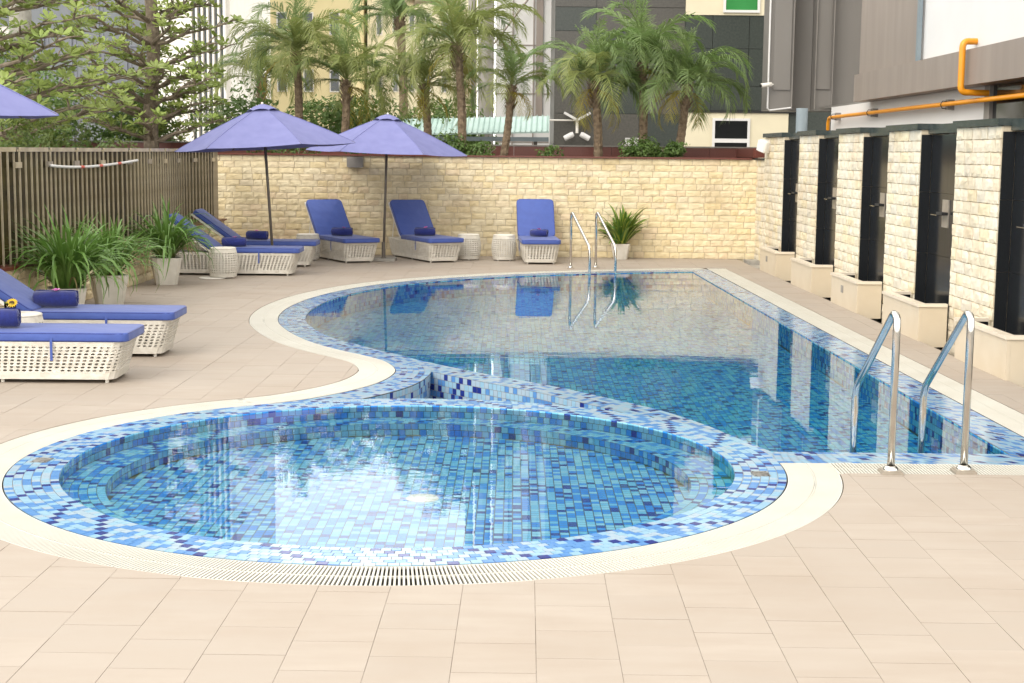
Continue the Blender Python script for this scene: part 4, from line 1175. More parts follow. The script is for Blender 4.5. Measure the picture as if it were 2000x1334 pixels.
fence = empty('metal_fence'); tag(fence, 'fence of upright bronzed metal bars in front of dark glass, on the low left wall', 'fence')
S0 = float(np.interp(11.2, FP[:, 1], Ld)); S1 = float(np.interp(25.45, FP[:, 1], Ld))
b = MB(); b.box(-.007, .007, -.009, .009, .612, 1.748); me_bar = b.data('bar', MS['fencebar'])
PANEL, GAPP = 0.92, 0.17
s = S0; k = 0
def fpos(s_, off=0.06):
    p = along(s_) + along_n(s_) * off; d = along(s_ + .05) - along(max(s_ - .05, 0)); return p, math.atan2(d[1], d[0])
while s < S1 - .2:
    e = min(s + PANEL, S1); nb = 6
    for i in range(nb):
        q = s + (e - s) * i / (nb - 1); p, a = fpos(q); obj('bar', me_bar, fence, (p[0], p[1], 0), (0, 0, a))
    pa, _ = fpos(s); pb, _ = fpos(e); d = pb - pa; a = math.atan2(d[1], d[0]); L = float(np.linalg.norm(d))
    b = MB(); b.box(-.012, L + .012, -.02, .02, 1.750, 1.795); b.build('top_rail', MS['fencebar'], fence, loc=(pa[0], pa[1], 0), rot=(0, 0, a))
    b = MB(); b.box(-.012, L + .012, -.02, .02, .6115, .630); 
    pg, _ = fpos(s - .005, .10); pg2, _ = fpos(min(e + GAPP - .008, S1), .10); d2 = pg2 - pg; L2 = float(np.linalg.norm(d2))
    b = MB(); b.box(0, L2, -.005, .005, .612, 1.785); b.build('glass_pane', MS['bronzeglass'], fence, loc=(pg[0], pg[1], 0), rot=(0, 0, math.atan2(d2[1], d2[0])))
    if e + GAPP < S1:
        pc, ac = fpos(e + GAPP / 2, .058); b = MB(); b.box(-GAPP / 2 - .01, GAPP / 2 + .01, -.022, .0, 1.585, 1.645)
        b.build('clip', MS['steel2'] if k % 3 else MS['fencebar'], fence, loc=(pc[0], pc[1], 0), rot=(0, 0, ac))
        b = MB(); b.box(-GAPP / 2, GAPP / 2, .004, .012, 1.772, 1.797); b.build('link_rail', MS['polebrown'], fence, loc=(pc[0], pc[1], 0), rot=(0, 0, ac))
    s = e + GAPP; k += 1
# pale flexible pipe hanging on the bars
hp = empty('hanging_pipe'); tag(hp, 'pale sagging plastic pipe with red bands tied to the fence bars', 'pipe')
sa, sb = float(np.interp(16.3, FP[:, 1], Ld)), float(np.interp(19.9, FP[:, 1], Ld))
pts = []
for i in range(15):
    u = i / 14; p, a = fpos(sa + (sb - sa) * u, .015); pts.append((p[0], p[1], 1.60 - .05 * 4 * u * (1 - u) * (1 - .3 * u) + .035 * u))
b = MB(); b.tube(pts, .016, 8); b.build('tube', MS['whitep'], hp, smooth=True)
for u in (5, 8, 11):
    p = Vector(pts[u]); d = (Vector(pts[u + 1]) - Vector(pts[u - 1])).normalized() * .07; b = MB(); b.tube([p - d, p + d], .0172, 8); b.build('red_band', MS['red'], hp)

# ------------------------------------------------------------------ wall lamp, floodlight, camera
wl = empty('wall_lamp', (-2.72, BWY(-2.72), 1.60)); tag(wl, 'grey box lamp on the stone wall behind the second umbrella', 'lamp')
b = MB(); b.box(-.14, .14, -.14, -.02, -.09, .085); b.build('housing', MS['lampgrey'], wl)
b = MB(); b.box(-.12, .12, -.125, -.035, -.098, -.0905); b.build('diffuser', MS['whitep'], wl)
fl_ = empty('floodlight', (4.22, 24.55, 1.93)); fl_.rotation_euler = (0.25, 0, 0.5); tag(fl_, 'white outdoor floodlight on the top corner of the right wall', 'floodlight')
fd = rbox_data('housing', .22, .20, .20, .03, MS['whitemetal']); obj('housing', fd, fl_, (-.12, -.02, 0))
b = MB(); b.box(-.235, -.228, -.10, .08, -.085, .085); b.build('lens', MS['whitep'], fl_)
b = MB(); b.box(-.05, .03, -.008, .008, .02, .16); b.box(.01, .03, -.06, .06, .05, .07); b.build('bracket', MS['whitemetal'], fl_)

# ------------------------------------------------------------------ palms
def frond_mesh(L, droop, up0, nl=30, ll=0.30, mt='frond'):
    """one feather leaf: arching rib with two rows of narrow leaflets"""
    v, f = [], []; n = 12; ang = math.radians(up0); x = z = 0; pts = []; ds = L / n
    for i in range(n + 1):
        pts.append((x, z, ang)); x += math.cos(ang) * ds; z += math.sin(ang) * ds; ang -= droop / n * (.35 + 1.3 * i / n)
    for i in range(n):
        (x0, z0, a0), (x1, z1, a1) = pts[i], pts[i + 1]; w0 = .009 * (1 - i / n) + .002; o = len(v)
        v += [(x0, -w0, z0), (x0, w0, z0), (x1, w0, z1), (x1, -w0, z1), (x0, 0, z0 - w0 * 1.4), (x1, 0, z1 - w0 * 1.4)]
        f += [(o, o + 1, o + 2, o + 3), (o + 1, o + 4, o + 5, o + 2), (o + 4, o, o + 3, o + 5)]
    for k in range(nl):
        u = .10 + .90 * (k + .5) / nl
        i = min(int(u * n), n - 1); t = u * n - i
        px = pts[i][0] + (pts[i + 1][0] - pts[i][0]) * t; pz = pts[i][1] + (pts[i + 1][1] - pts[i][1]) * t; a = pts[i][2]
        l = ll * (math.sin(math.pi * min(1, .12 + .80 * u)) ** .6) * random.uniform(.85, 1.1); w = .0085
        for s_ in (-1, 1):
            fw = math.radians(random.uniform(38, 58)) * (1 - .35 * u)
            d = Vector((math.cos(a) * math.cos(fw), s_ * math.sin(fw), math.sin(a) * math.cos(fw) + random.uniform(.0, .22)))
            p0 = Vector((px, 0, pz)); p1 = p0 + d * l * .5; p2 = p0 + d * l + Vector((0, 0, -l * random.uniform(.18, .42)))
            side = Vector((math.cos(a), 0, math.sin(a) + .35 * s_)).normalized() * w
            o = len(v); v += [tuple(p0 - side * .5), tuple(p0 + side * .5), tuple(p1 + side), tuple(p1 - side), tuple(p2)]
            f += [(o, o + 1, o + 2, o + 3), (o + 3, o + 2, o + 4)]
    return mesh_data('frond', v, f, MS[mt])
FR = [frond_mesh(random.uniform(1.05, 1.35), random.uniform(1.7, 3.0), random.uniform(44, 80), nl=50, ll=.37) for _ in range(8)]
FRGLOW = [frond_mesh(random.uniform(1.05, 1.35), random.uniform(1.7, 3.0), random.uniform(44, 80), nl=50, ll=.37, mt='frondglow') for _ in range(6)]
FRT = [frond_mesh(random.uniform(.8, 1.0), random.uniform(.5, 1.0), random.uniform(74, 86), nl=30, ll=.22) for _ in range(3)]
FRY = [frond_mesh(random.uniform(.8, 1.05), random.uniform(1.6, 2.4), random.uniform(5, 25), nl=26, mt='frondy') for _ in range(3)]
def palm_trunk(base, top, r0, r1):
    b = MB(); pts, rs = [], []; n = 26
    for i in range(n + 1):
        u = i / n; p = base.lerp(top, u) + Vector((.05 * math.sin(u * 3.1), 0, 0)) * (top - base).length * .4
        pts.append(p); rs.append((r0 + (r1 - r0) * u) * (1.0 if i % 2 else .90) * (1 + .25 * max(0, u - .8) * 5 * .6))
    b.tube(pts, rs, 9); return b, pts[-1]
def palm(x, y, z0, z1, lean, label, n=34, sc=1.0, yellow=2, r=.085, glow_share=0.0):
    o = empty('palm_tree', (x, y, z0)); tag(o, label, 'palm tree', 'feather palms behind the stone wall')
    b, tp = palm_trunk(Vector((0, 0, 0)), Vector((lean, 0, z1 - z0)), r * 1.05, r * .85); b.build('trunk', MS['ptrunk'], o)
    # stubs of old leaves under the crown
    b = MB()
    for k in range(26):
        a = k * 2.4; h = -.02 - .016 * k; rr = r * .9
        p = tp + Vector((rr * math.cos(a), rr * math.sin(a), h)); b.tube([p - Vector((.03 * math.cos(a), .03 * math.sin(a), .05)), p + Vector((.05 * math.cos(a), .05 * math.sin(a), .07))], [.026, .010], 5)
    b.build('leaf_stubs', MS['ptrunk'], o)
    for k in range(n):
        a = k * 2.39996 + random.uniform(-.25, .25); u = k / n
        m = random.choice(FRT) if u < .16 else random.choice(FRGLOW if random.random() < glow_share else FR)  # some fronds take the copy with the warm glow in its colour
        s_ = sc * 1.16 * random.uniform(.78, 1.12)
        obj('frond', m, o, tp + Vector((0, 0, .05 - .13 * u)), (random.uniform(-.12, .12), (u - .25) * .95 + random.uniform(-.12, .12), a), (s_,) * 3)
    for k in range(yellow):
        a = random.uniform(0, 6.28); obj('frond', random.choice(FRY), o, tp + Vector((0, 0, -.10)), (0, random.uniform(.35, .75), a), (sc * .9,) * 3)
ZB = 1.50
palm(-4.10, 28.3, ZB, 3.62, .0, 'tall palm high above the left umbrella, its trunk hidden', 32, 1.10, 3, glow_share=.75)
palm(-3.25, 28.2, ZB, 3.10, .10, 'palm with a slim leaning trunk between the two umbrellas', 28, 1.0, 4, glow_share=.75)
palm(-1.62, 28.2, ZB, 3.05, -.08, 'palm rising right behind the top of the second umbrella', 28, 1.0, 3, glow_share=.75)
palm(-0.95, 27.2, ZB, 3.72, -.10, 'biggest palm in the middle, crown reaching the top edge', 34, 1.12, 4, glow_share=.75)
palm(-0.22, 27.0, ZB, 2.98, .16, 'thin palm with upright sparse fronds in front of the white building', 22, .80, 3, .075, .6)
palm(1.50, 26.6, ZB, 3.05, -.10, 'leftmost of the three palms in front of the dark granite building', 30, 1.05, 4, glow_share=.3)
palm(2.30, 27.0, ZB, 3.42, -.03, 'middle and tallest palm in front of the dark granite building', 30, 1.05, 1)
palm(2.90, 26.9, ZB, 3.02, .17, 'rightmost palm, leaning, in front of the dark granite building', 27, 1.05, 5)
palm(-2.75, 36.0, 0.0, 4.95, .0, 'darker palm far behind, left of the beige duct', 34, 1.25, 0, .12)
palm(-5.3, 31.5, 0.2, 3.3, .0, 'glow-tinted palm behind the left umbrella, left of the tall one', 28, 1.0, 2, glow_share=.75)

# ------------------------------------------------------------------ leafy volumes
def leaf_cloud(b, c, rad, n, size, shape=(1.0, .42), shell=.55):
    """n small folded leaves through an uneven ellipsoid volume"""
    lumps = [(rng.normal(size=3) * .45, rng.uniform(.35, .7)) for _ in range(9)]
    made = 0; tries = 0
    while made < n and tries < n * 12:
        tries += 1
        lc, lr = lumps[rng.integers(len(lumps))]
        d = rng.normal(size=3); d /= np.linalg.norm(d); p = lc + d * lr * (shell + (1 - shell) * rng.random() ** .5)
        if np.linalg.norm(p) > 1.15: continue
        P = Vector((c[0] + p[0] * rad[0], c[1] + p[1] * rad[1], c[2] + p[2] * rad[2]))
        nrm = Vector(d + rng.normal(size=3) * .6 + np.array([0, 0, .5])).normalized()
        t = nrm.cross(Vector(rng.normal(size=3))).normalized(); w = nrm.cross(t)
        L = size * rng.uniform(.7, 1.25); h = L * shape[1]
        b.add([P - t * L * .5, P - w * h * .5 + nrm * h * .15, P + t * L * .5, P + w * h * .5 + nrm * h * .15], [(0, 1, 2, 3)])
        made += 1
def bush(name, c, rad, n, size, label, cat, m='leafb', group=None, stems=6, zb=ZB):
    o = empty(name, (c[0], c[1], zb)); tag(o, label, cat, group)
    b = MB(); leaf_cloud(b, (0, 0, c[2] - zb), rad, n, size); b.build('foliage', MS[m], o)
    s_ = MB()
    for k in range(stems):
        a = random.uniform(0, 6.28); e = Vector((rad[0] * .6 * math.cos(a), rad[1] * .6 * math.sin(a), c[2] - zb + rad[2] * random.uniform(-.1, .5)))
        s_.tube([(.04 * math.cos(a), .04 * math.sin(a), 0), tuple(e * .5 + Vector((0, 0, .08))), tuple(e)], [.014, .010, .005], 5)
    s_.build('stems', MS['bark'], o)
    return o
SG = 'shrubs in the planting bed'
bush('shrub', (2.15, 26.25, 1.83), (.42, .30, .30), 1500, .075, 'round green shrub left of two, below the rightmost palms', 'shrub', group=SG)
bush('shrub', (2.78, 26.2, 1.78), (.36, .28, .22), 1100, .075, 'lower green shrub beside the leaning palm trunk', 'shrub', group=SG)
bush('shrub', (0.62, 26.3, 1.72), (.24, .22, .19), 420, .07, 'small loose shrub below the white floodlights', 'shrub', group=SG)
bush('shrub', (-0.55, 26.5, 1.80), (.40, .3, .26), 900, .075, 'flowering shrub at the foot of the thin palm', 'shrub', group=SG)
bush('shrub', (-1.05, 26.6, 1.88), (.36, .3, .30), 900, .075, 'flowering shrub right beside the tip of the second umbrella', 'shrub', group=SG)
bush('shrub', (-2.3, 26.7, 1.85), (.75, .3, .28), 1100, .075, 'green shrub showing under the second umbrella', 'shrub', group=SG)
bush('shrub', (-3.9, 26.7, 1.85), (.85, .3, .26), 1100, .075, 'green shrub showing under the left umbrella', 'shrub', group=SG)
# masses of greenery beyond the fence
bg_ = [(-6.3, 20.0, 1.35, .8, 1.9, .75, 'clipped hedge close behind the fence at the left edge', 5200, .075), (-6.4, 23.6, 1.35, .8, 1.9, .72, 'clipped hedge behind the right half of the fence', 4600, .075)]
for (x, y, z, rx, ry, rz_, lab, n, sz) in bg_: bush('hedge', (x, y, z), (rx, ry, rz_), n, sz, lab, 'hedge', 'leafc', zb=0)
bt = [(-8.6, 27.5, 2.1, 1.3, 1.1, 1.35, 'dense dark bush behind the fence, left of the tiered tree'), (-7.0, 28.5, 2.0, 1.1, 1.0, 1.15, 'dense bush right behind the tiered tree trunk'),
      (-5.6, 29.0, 2.0, 1.2, 1.0, 1.2, 'dense bush between the tiered tree and the left umbrella'), (-10.4, 29.0, 2.5, 1.4, 1.1, 1.7, 'tall bush at the left edge behind the pale trunk'),
      (-3.0, 31.0, 2.2, 1.8, 1.0, 1.0, 'bushy greenery between the two umbrellas'), (-1.2, 31.5, 2.2, 1.1, .8, .7, 'bushy greenery behind the second umbrella')]
for (x, y, z, rx, ry, rz_, lab) in bt: bush('tall_bush', (x, y, z), (rx, ry, rz_), 3400, .13, lab, 'bush', 'leafb', 'dense bushes beyond the fence', zb=0)

# ------------------------------------------------------------------ tiered broad-leaved trees
def rosette(b, p, d, n, L):
    d = Vector(d).normalized(); a0 = random.uniform(0, 6.28)
    u = d.cross(Vector((0.3, .2, 1))).normalized(); w = d.cross(u)
    for k in range(n):
        a = a0 + k * 6.283 / n + random.uniform(-.25, .25); rad = (u * math.cos(a) + w * math.sin(a))
        t = (rad + d * random.uniform(.15, .75)).normalized(); s_ = t.cross(d).normalized(); l = L * random.uniform(.7, 1.15); h = l * .21
        q = Vector(p); nn = t.cross(s_)
        b.add([q, q + t * l * .45 - s_ * h * .75 + nn * h * .2, q + t * l * .78 - s_ * h + nn * h * .2, q + t * l, q + t * l * .78 + s_ * h + nn * h * .2, q + t * l * .45 + s_ * h * .75 + nn * h * .2, q + t * l * .75],
              [(0, 1, 2, 6), (0, 6, 4, 5), (6, 2, 3), (6, 3, 4)])
def tiered_tree(x, y, z1, r, label, tiers, reach, leafL, azim=None, nros=5, nb=5):
    o = empty('tiered_tree', (x, y, 0)); tag(o, label, 'tree')
    b = MB(); n = 14; b.tube([(.04 * math.sin(i * 1.3), .03 * math.cos(i), z1 * i / n) for i in range(n + 1)], [r * (1 - .55 * i / n) for i in range(n + 1)], 10); b.build('trunk', MS['bark'], o)
    br, lv_ = MB(), MB()
    for t in tiers:
        m = nb
        for k in range(m):
            a = azim(k, t) if azim else (k / m * 6.283 + t * 2.1 + random.uniform(-.3, .3))
            R_ = reach * random.uniform(.7, 1.1) * (1.1 - .35 * t / z1)
            P = [Vector((0, 0, t))]; nseg = 5
            for j in range(1, nseg + 1):
                u = j / nseg; aa = a + random.uniform(-.08, .08)
                P.append(Vector((math.cos(aa) * R_ * u, math.sin(aa) * R_ * u, t + R_ * (.34 * u - .05 * u * u) + random.uniform(-.04, .04))))
            br.tube(P, [r * .27 * (1 - .75 * j / nseg) for j in range(nseg + 1)], 6)
            for j in range(1, nseg + 1):
                for q in range(nros if j > 1 else 1):
                    aa = a + random.choice((-1, 1)) * random.uniform(.3, 1.2); l2 = R_ * random.uniform(.08, .24)
                    e = P[j] + Vector((math.cos(aa) * l2, math.sin(aa) * l2, random.uniform(-.02, .16)))
                    br.tube([P[j], (P[j] + e) / 2 + Vector((0, 0, .02)), e], [r * .10, r * .08, r * .05], 4)
                    rosette(lv_, e, (math.cos(aa) * .5, math.sin(aa) * .5, 1.0), random.randint(6, 9), leafL)
    br.build('branches', MS['bark'], o); lv_.build('crown', MS['leafa'], o)
tiered_tree(-6.45, 26.8, 8.5, .15, 'tree with whorled tiers of branches and broad leaves behind the fence', [1.9, 2.25, 2.55, 2.85, 3.2, 3.6, 4.0, 4.45, 4.95, 5.5, 6.1], 1.45, .145, None, 3, 6)
tiered_tree(-7.6, 20.6, 6.5, .16, 'broad-leaved tree reaching in from the left edge', [1.75, 2.15, 2.55, 2.95, 3.4, 3.9, 4.5], 2.2, .165, lambda k, t: -1.0 + k * .55 + t * .35 % .5, 3, 4)
# pale straight trunk at the left edge
rp = empty('royal_palm', (-9.65, 29.5, 0)); tag(rp, 'smooth pale straight palm trunk at the left edge', 'palm tree')
b = MB(); b.tube([(0, 0, 0), (.02, 0, 3), (.0, 0, 6), (.03, 0, 9.5)], [.24, .22, .20, .17], 16); b.build('trunk', MS['concrete'], rp, smooth=True)
for k in range(16): obj('frond', random.choice(FR), rp, (.03, 0, 9.5), (0, random.uniform(-.2, .7), k * 2.4), (2.2,) * 3)

# ------------------------------------------------------------------ buildings
def facade(o, x0, x1, z0, z1, y, cols, rws, wm, pm, fr=.12, dep=.12, fm=None):
    """windows as frame + pane on a wall plane facing -y at depth y (local)"""
    cw, rh = (x1 - x0) / cols, (z1 - z0) / rws
    for i in range(cols):
        for j in range(rws):
            xa, za = x0 + i * cw, z0 + j * rh
            b = MB(); xl, xr, zl, zr = xa + cw * fr, xa + cw * (1 - fr), za + rh * fr, za + rh * (1 - fr); e = .06
            b.box(xl, xr, y - .05, y - .002, zl, zl + e); b.box(xl, xr, y - .05, y - .002, zr - e, zr); b.box(xl, xl + e, y - .05, y - .002, zl + e, zr - e); b.box(xr - e, xr, y - .05, y - .002, zl + e, zr - e)
            w = b.build('window', wm, o)
            b = MB(); b.box(xl + e, xr - e, y - .022, y - .003, zl + e, zr - e); b.build('pane', pm, w)
def block(name, x0, x1, y0, y1, z1, m, label, cat='building'):
    o = empty(name, (x0, y0, 0)); tag(o, label, cat)
    b = MB(); b.box(0, x1 - x0, 0, y1 - y0, -.7, z1); b.build('wall', m, o); return o
# dark glass office at the left
o = block('office_building', -18.5, -13.2, 56, 66, 23, MS['mullion'], 'dark glass office block behind the trees at the top left')
facade(o, .1, 5.2, .5, 22.5, 0, 5, 9, MS['mullion'], MS['glassd'], .05)
o = block('office_building', -28, -18.6, 58, 70, 26, MS['white'], 'white building beyond the top left corner')
facade(o, .3, 9.2, .5, 25, 0, 7, 9, MS['mullion'], MS['glassd'], .16)
# white building with fins
o = block('office_building', -13.1, -10.35, 55, 64, 24, MS['white'], 'white building with tall upright fins above the left umbrella')
for k in range(7):
    b = MB(); b.box(1.35 + k * .20, 1.42 + k * .20, -.35, -.003, 0, 24); b.build('fin', MS['white'], o)
    if k < 6:
        b = MB(); b.box(1.425 + k * .20, 1.545 + k * .20, -.02, -.003, 0, 24); b.build('window_strip', MS['bluegrey'], o)
# pale yellow block
o = block('apartment_block', -13.9, -8.2, 76, 86, 12.6, MS['yellowb'], 'pale yellow building at the top, behind the tall left palm')
facade(o, .2, 5.5, 1.0, 12.3, 0, 4, 4, MS['white'], MS['glassd'], .30)
o = block('apartment_block', -8.0, -2.3, 82, 92, 13.4, MS['creamglow'], 'pale building tinted with warm glow behind the middle palms')
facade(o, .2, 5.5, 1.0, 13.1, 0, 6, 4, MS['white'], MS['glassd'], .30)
# white panelled building
o = block('panelled_building', -0.50, 1.45, 40, 46, 19, MS['whitep'], 'white panelled building left of the dark granite wall')
for k in range(15):
    b = MB(); b.box(0.02, 1.42, -.02, -.003, k * 1.27 - .5, k * 1.27 - .475); b.build('joint_strip', MS['brownmetal'], o)
for x_ in (.43, .98): b = MB(); b.box(x_, x_ + .03, -.045, -.021, -.5, 19); b.build('rail', MS['brownmetal'], o)
b = MB(); b.box(1.06, 1.24, -.06, -.046, 2.75, 19); b.build('window_frame', MS['brownmetal'], o)
# steel columns
cl = empty('steel_column', (-0.62, 32.5, 0)); tag(cl, 'tall pale grey round column behind the biggest palm', 'column')
b = MB(); b.lathe([(.17, 0), (.17, 18), (.0001, 18.01)], 20); b.build('shaft', MS['lampgrey'], cl, smooth=True)
b = MB(); b.lathe([(.19, 2.2), (.19, 2.26)], 20); b.build('band', MS['steel2'], cl)
cl = empty('steel_column', (-0.95, 33.5, 0)); tag(cl, 'slimmer grey column just left of the tall round one', 'column')
b = MB(); b.lathe([(.09, 0), (.09, 16), (.0001, 16.01)], 16); b.build('shaft', MS['lampgrey'], cl, smooth=True)
# diagonal brace on the white building
b = MB(); b.tube([(-.55, 39.7, 4.6), (.75, 39.7, 6.3)], .03, 6); tag(b.build('brace', MS['brownmetal']), 'thin diagonal brace in front of the white panelled building', 'brace')
# dark granite building
GY = 36.0
gb = empty('granite_building', (0.95, GY, 0)); tag(gb, 'dark granite clad building behind the three right palms', 'building')
b = MB(); b.box(0, 9.5, .05, 8, -.7, 21); b.build('wall', MS['greengran'], gb)
colx = [0.0, .98, 2.04, 3.09]; rowz = [-.7, 1.75, 2.72, 4.66, 5.22, 7.0, 9.0, 11.0, 13.0, 15.0, 17.0, 19.0, 21.0]
for i in range(3):
    for j in range(len(rowz) - 1):
        b = MB(); b.box(colx[i] + .006, colx[i + 1] - .006, 0, .048, rowz[j] + .006, rowz[j + 1] - .006); b.build('granite_panel', MS['browngran'] if (i + j) % 3 or j > 3 else MS['greengran'], gb)
for i, (xa, xb) in enumerate(((3.095, 3.75), (3.75, 4.62), (4.62, 5.9))):
    for za, zb in ((2.83, 3.40), (3.40, 4.28), (4.28, 5.05)):
        b = MB(); b.box(xa + .006, xb - .006, 0, .048, za + .005, zb - .005); b.build('granite_panel', MS['greengran'], gb)
b = MB(); b.box(3.095, 5.9, -.02, .0485, 5.06, 8.2); b.build('cream_wall', MS['cream'], gb)
b = MB(); b.box(3.095, 5.62, .0, .0487, -.7, 2.77); b.build('cream_wall', MS['cream'], gb)
b = MB(); b.box(3.095, 5.9, -.04, .04, 2.775, 2.825); b.build('ledge', MS['black'], gb)
b = MB(); b.box(3.095, 5.9, 0, .0486, 8.25, 21); b.build('upper_wall', MS['greengran'], gb)
def window(o, x0, x1, z0, z1, y, fm, pm, e=.06, bar=None):
    b = MB(); b.box(x0, x1, y - .05, y, z0, z0 + e); b.box(x0, x1, y - .05, y, z1 - e, z1); b.box(x0, x0 + e, y - .05, y, z0 + e, z1 - e); b.box(x1 - e, x1, y - .05, y, z0 + e, z1 - e)
    if bar: b.box(x0 + e, x1 - e, y - .05, y, bar, bar + e * 1.6)
    w = b.build('window', fm, o); b = MB(); b.box(x0 + e, x1 - e, y - .02, y - .003, z0 + e, z1 - e); b.build('pane', pm, w)
window(gb, 3.98, 4.85, 5.12, 6.6, -.021, MS['whitep'], MS['glassg'])
window(gb, 3.80, 4.70, 1.20, 2.64, -.001, MS['whitep'], MS['glassk'], .06, 2.06)
# pale air unit and star of lights on it
b = MB(); b.box(0, .55, 0, .3, 0, .26); b.box(.06, .42, .02, .28, .262, .38); tag(b.build('air_unit', MS['whitep'], None, loc=(2.22, 30.5, 1.72)), 'white air unit half hidden by the shrub', 'air unit')
fx = empty('light_cluster', (1.50, 35.8, 2.55)); tag(fx, 'white star shaped cluster of four floodlights on the dark granite wall', 'floodlight')
b = MB(); b.tube([(0, 0, -.30), (0, 0, .02)], .035, 10); b.build('stem', MS['whitemetal'], fx)
for s_ in (-1, 1):
    b = MB(); b.box(0, .36, -.09, .09, -.02, .035, M=Matrix.Rotation(-.5, 4, 'Y')); a_ = b.build('upper_light', MS['whitep'], fx)
    a_.rotation_euler = (0, 0, 0 if s_ > 0 else math.pi)
    b = MB(); b.lathe([(.055, 0), (.07, .05), (.065, .24), (.045, .25), (.0001, .2505)], 14); l_ = b.build('lower_light', MS['whitep'], fx, loc=(s_ * .08, 0, -.32)); l_.rotation_euler = (0, s_ * 2.05, 0)
b = MB(); b.tube([(-1.0, 0, 0), (-.05, 0, 0)], .02, 6); b.build('arm', MS['whitemetal'], fx)
# teal awning
aw = empty('awning', (-2.3, 30.0, 0)); aw.rotation_euler = (0, 0, -.03); tag(aw, 'pale teal ribbed awning behind the palms', 'awning')
b = MB(); b.add([(0, 0, 2.12), (3.0, -.4, 2.20), (3.0, .5, 2.52), (0, .9, 2.44), (0, 0, 2.09), (3.0, -.4, 2.17), (3.0, .5, 2.49), (0, .9, 2.41)],
                [(0, 1, 2, 3), (7, 6, 5, 4), (0, 4, 5, 1), (2, 6, 7, 3), (1, 5, 6, 2), (3, 7, 4, 0)]); b.build('sheet', MS['teal'], aw)
for k in range(28):
    x_ = .06 + k * .107; yo = -.4 * x_ / 3; zo = .08 * x_ / 3
    b = MB(); b.add([(x_, yo - .003, 2.124 + zo), (x_ + .03, yo - .007, 2.124 + zo), (x_ + .03, yo + .893, 2.446 + zo), (x_, yo + .897, 2.446 + zo), (x_ + .015, yo - .004, 2.155 + zo), (x_ + .015, yo + .894, 2.477 + zo)],
                    [(0, 4, 5, 3), (4, 1, 2, 5), (0, 1, 4), (3, 5, 2)]); b.build('rib', MS['teal'], aw)
b = MB(); b.box(0, 3.02, -.02, .02, 2.00, 2.085); fr_ = b.build('front_beam', MS['bluegrey'], aw); fr_.rotation_euler = (0, 0, -.132); 
for x_ in (.2, 2.7): b = MB(); b.box(x_, x_ + .07, -.3, -.23, 0, 2.05); b.build('post', MS['polebrown'], aw)
# beige duct at the top
dt = empty('exhaust_duct', (-1.85, 33.0, 0)); tag(dt, 'bent beige exhaust duct at the top between the palms', 'duct')
b = MB(); b.tube([(-.42, -.45, 5.02), (-.22, -.2, 5.10), (.1, 0, 5.12), (.42, .1, 5.05), (.62, .12, 4.85), (.75, .12, 4.5), (.75, .12, 0)], .15, 18, cap=False); b.build('duct', MS['beigeduct'], dt, smooth=True)

# ------------------------------------------------------------------ building over the right wall
rb = empty('metal_clad_building', (4.55, 22.2, 0)); tag(rb, 'grey metal clad building overhanging the right wall', 'building')
def rbx(name, m, x0, x1, y0, y1, z0, z1, parent=None):
    b = MB(); b.box(x0 - 4.55, x1 - 4.55, y0 - 22.2, y1 - 22.2, z0, z1); return b.build(name, MS[m], parent or rb)
BZ = 2.58
rbx('soffit', 'greymetal', 5.45, 9.5, 22.21, 26.85, BZ + .02, BZ + .06)
rbx('core', 'greymetal', 4.78, 9.5, 27.61, 28.2, BZ + .01, 14)
# end face: folded metal bays
px = lambda p, y: (p - 1000) / 2902.3 * y
for (a, c, y0) in ((1489, 1534, 26.9), (1534.5, 1578, 27.25), (1578.5, 1611, 26.95), (1611.5, 1700, 27.2)):
    rbx('metal_bay', 'greymetal', px(a, 26.9), px(c, 26.9), y0, 27.6, BZ, 14)
for (a, c, y0, zt) in ((1497, 1530, 26.9, BZ + .36), (1581, 1608, 26.95, BZ + .38)):
    x0, x1 = px(a, 26.9), px(c, 26.9)
    b = MB(); b.box(x0 - 4.55, x1 - 4.55, y0 - .03 - 22.2, y0 - .002 - 22.2, zt, 14); b.build('raised_panel', MS['greymetal'], rb)
for a in (1534.2, 1578.2, 1611.2): rbx('joint_trim', 'lampgrey', px(a, 26.9) - .006, px(a, 26.9) + .006, 26.86, 26.9, BZ + .02, 14)
# white conduit along the corner
cd = MB(); x0 = px(1489, 26.9) - 4.56; y0 = 26.87 - 22.2
cd.tube([(x0, y0, 12), (x0, y0, BZ + .03), (x0 + .04, y0, BZ - .005), (x0 + .42, y0, BZ + .045)], .016, 8); cd.build('conduit', MS['whitep'], rb)
# long side: beam, brown panel, white wall
rbx('edge_beam', 'brownmetal', 5.0, 5.6, 10.0, 22.2, BZ, 2.97)
rbx('side_panel', 'brownmetal', 5.06, 9, 19.0, 22.15, 2.972, 14)
rbx('side_wall', 'whitep', 5.10, 9, 8.0, 18.95, 2.972, 14)
rbx('downpipe', 'bluegrey', 5.02, 5.07, 18.86, 18.94, 2.975, 14)
rbx('lower_wall', 'whitep', 5.25, 9, 16.8, 24.9, -.5, BZ - .002)
rbx('lower_window', 'glassk', 5.28, 9, 10.0, 16.6, -.5, BZ - .003)
rbx('window_post', 'lampgrey', 5.24, 5.6, 16.6, 16.79, -.5, BZ - .003)
b = MB(); b.tube([(.35, 3.4, 0), (.35, 3.4, BZ)], .10, 16); b.build('column', MS['bluegrey'], rb, smooth=True)
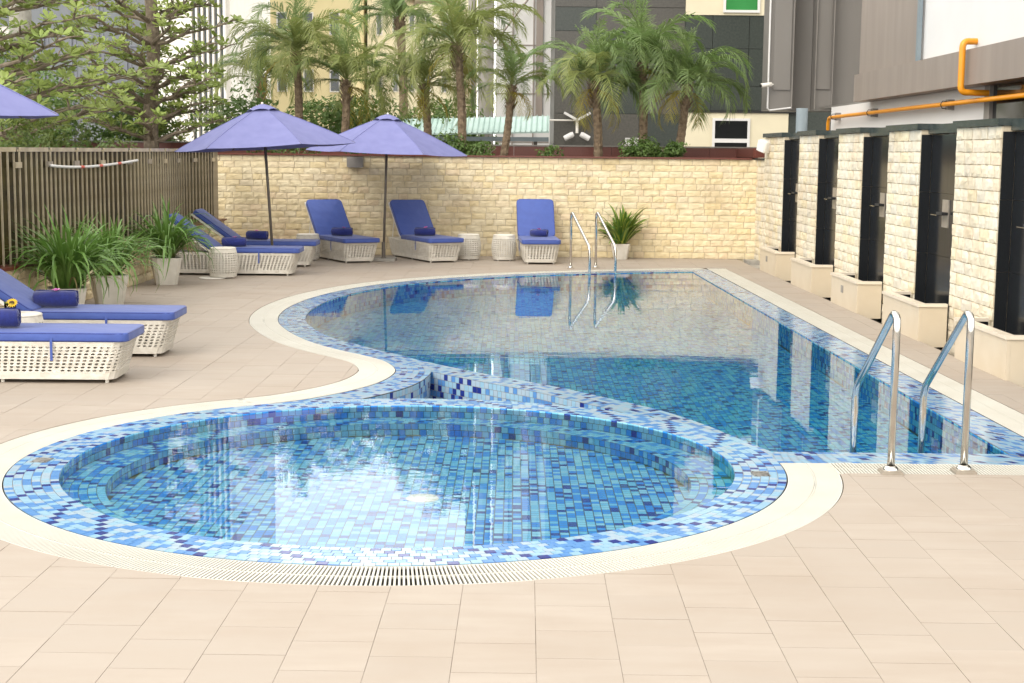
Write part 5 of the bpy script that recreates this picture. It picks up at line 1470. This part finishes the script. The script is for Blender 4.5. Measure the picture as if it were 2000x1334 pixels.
# orange pipes
op = empty('orange_pipe', (5.14, 24.5, 0)); tag(op, 'long thin orange pipe running along under the overhang', 'pipe', None)
b = MB(); b.tube([(.0, .10, 1.9), (0, .10, 2.32), (0, .04, 2.39), (0, -.06, 2.40), (0, -5, 2.41), (0, -12, 2.42)], .028, 10); b.build('run', MS['orange'], op, smooth=True)
for yy in (-.3, -2.75, -6.5):
    b = MB(); b.box(.03, .13, yy - .05, yy + .05, 2.35, 2.47); k_ = b.build('bracket', MS['lampgrey'], op)
    b = MB(); b.tube([(.035, yy, 2.45), (-.02, yy, 2.45), (-.045, yy, 2.41), (-.02, yy, 2.365), (.035, yy, 2.36)], .006, 6); b.build('clamp', MS['black'], k_)
op = empty('orange_pipe', (4.93, 16.65, 0)); tag(op, 'thick orange pipe bent round the edge beam at the top right', 'pipe', None)
def round_path(P, r, n=6):
    out = [Vector(P[0])]
    for i in range(1, len(P) - 1):
        a, b_, c = Vector(P[i - 1]), Vector(P[i]), Vector(P[i + 1]); u = (a - b_).normalized(); w = (c - b_).normalized()
        s_, e = b_ + u * r, b_ + w * r
        for k in range(n + 1): t = k / n; out.append((1 - t) ** 2 * s_ + 2 * t * (1 - t) * b_ + t * t * e)
    out.append(Vector(P[-1])); return out
b = MB(); b.tube(round_path([(.9, .25, 3.07), (0, 0, 3.055), (0, 0, 2.50), (.60, 0, 2.49), (.60, -4, 2.49)], .07), .036, 12); b.build('run', MS['orange'], op, smooth=True)
b = MB(); b.box(.36, .42, .06, .14, 2.975, 3.04); b.build('bracket', MS['steel2'], op)
# security camera
sc_ = empty('security_camera', (4.50, 26.75, 3.03)); tag(sc_, 'small white security camera on the corner of the grey building', 'camera')
b = MB(); b.tube([(-.13, -.05, -.03), (.06, 0, .0)], .04, 12); b.build('body', MS['whitemetal'], sc_, smooth=True)
b = MB(); b.tube([(-.145, -.054, -.032), (-.131, -.05, -.03)], .032, 12); b.build('lens', MS['black'], sc_)
b = MB(); b.tube([(.0, 0, 0), (.1, .08, 0)], .015, 8); b.build('arm', MS['whitemetal'], sc_)
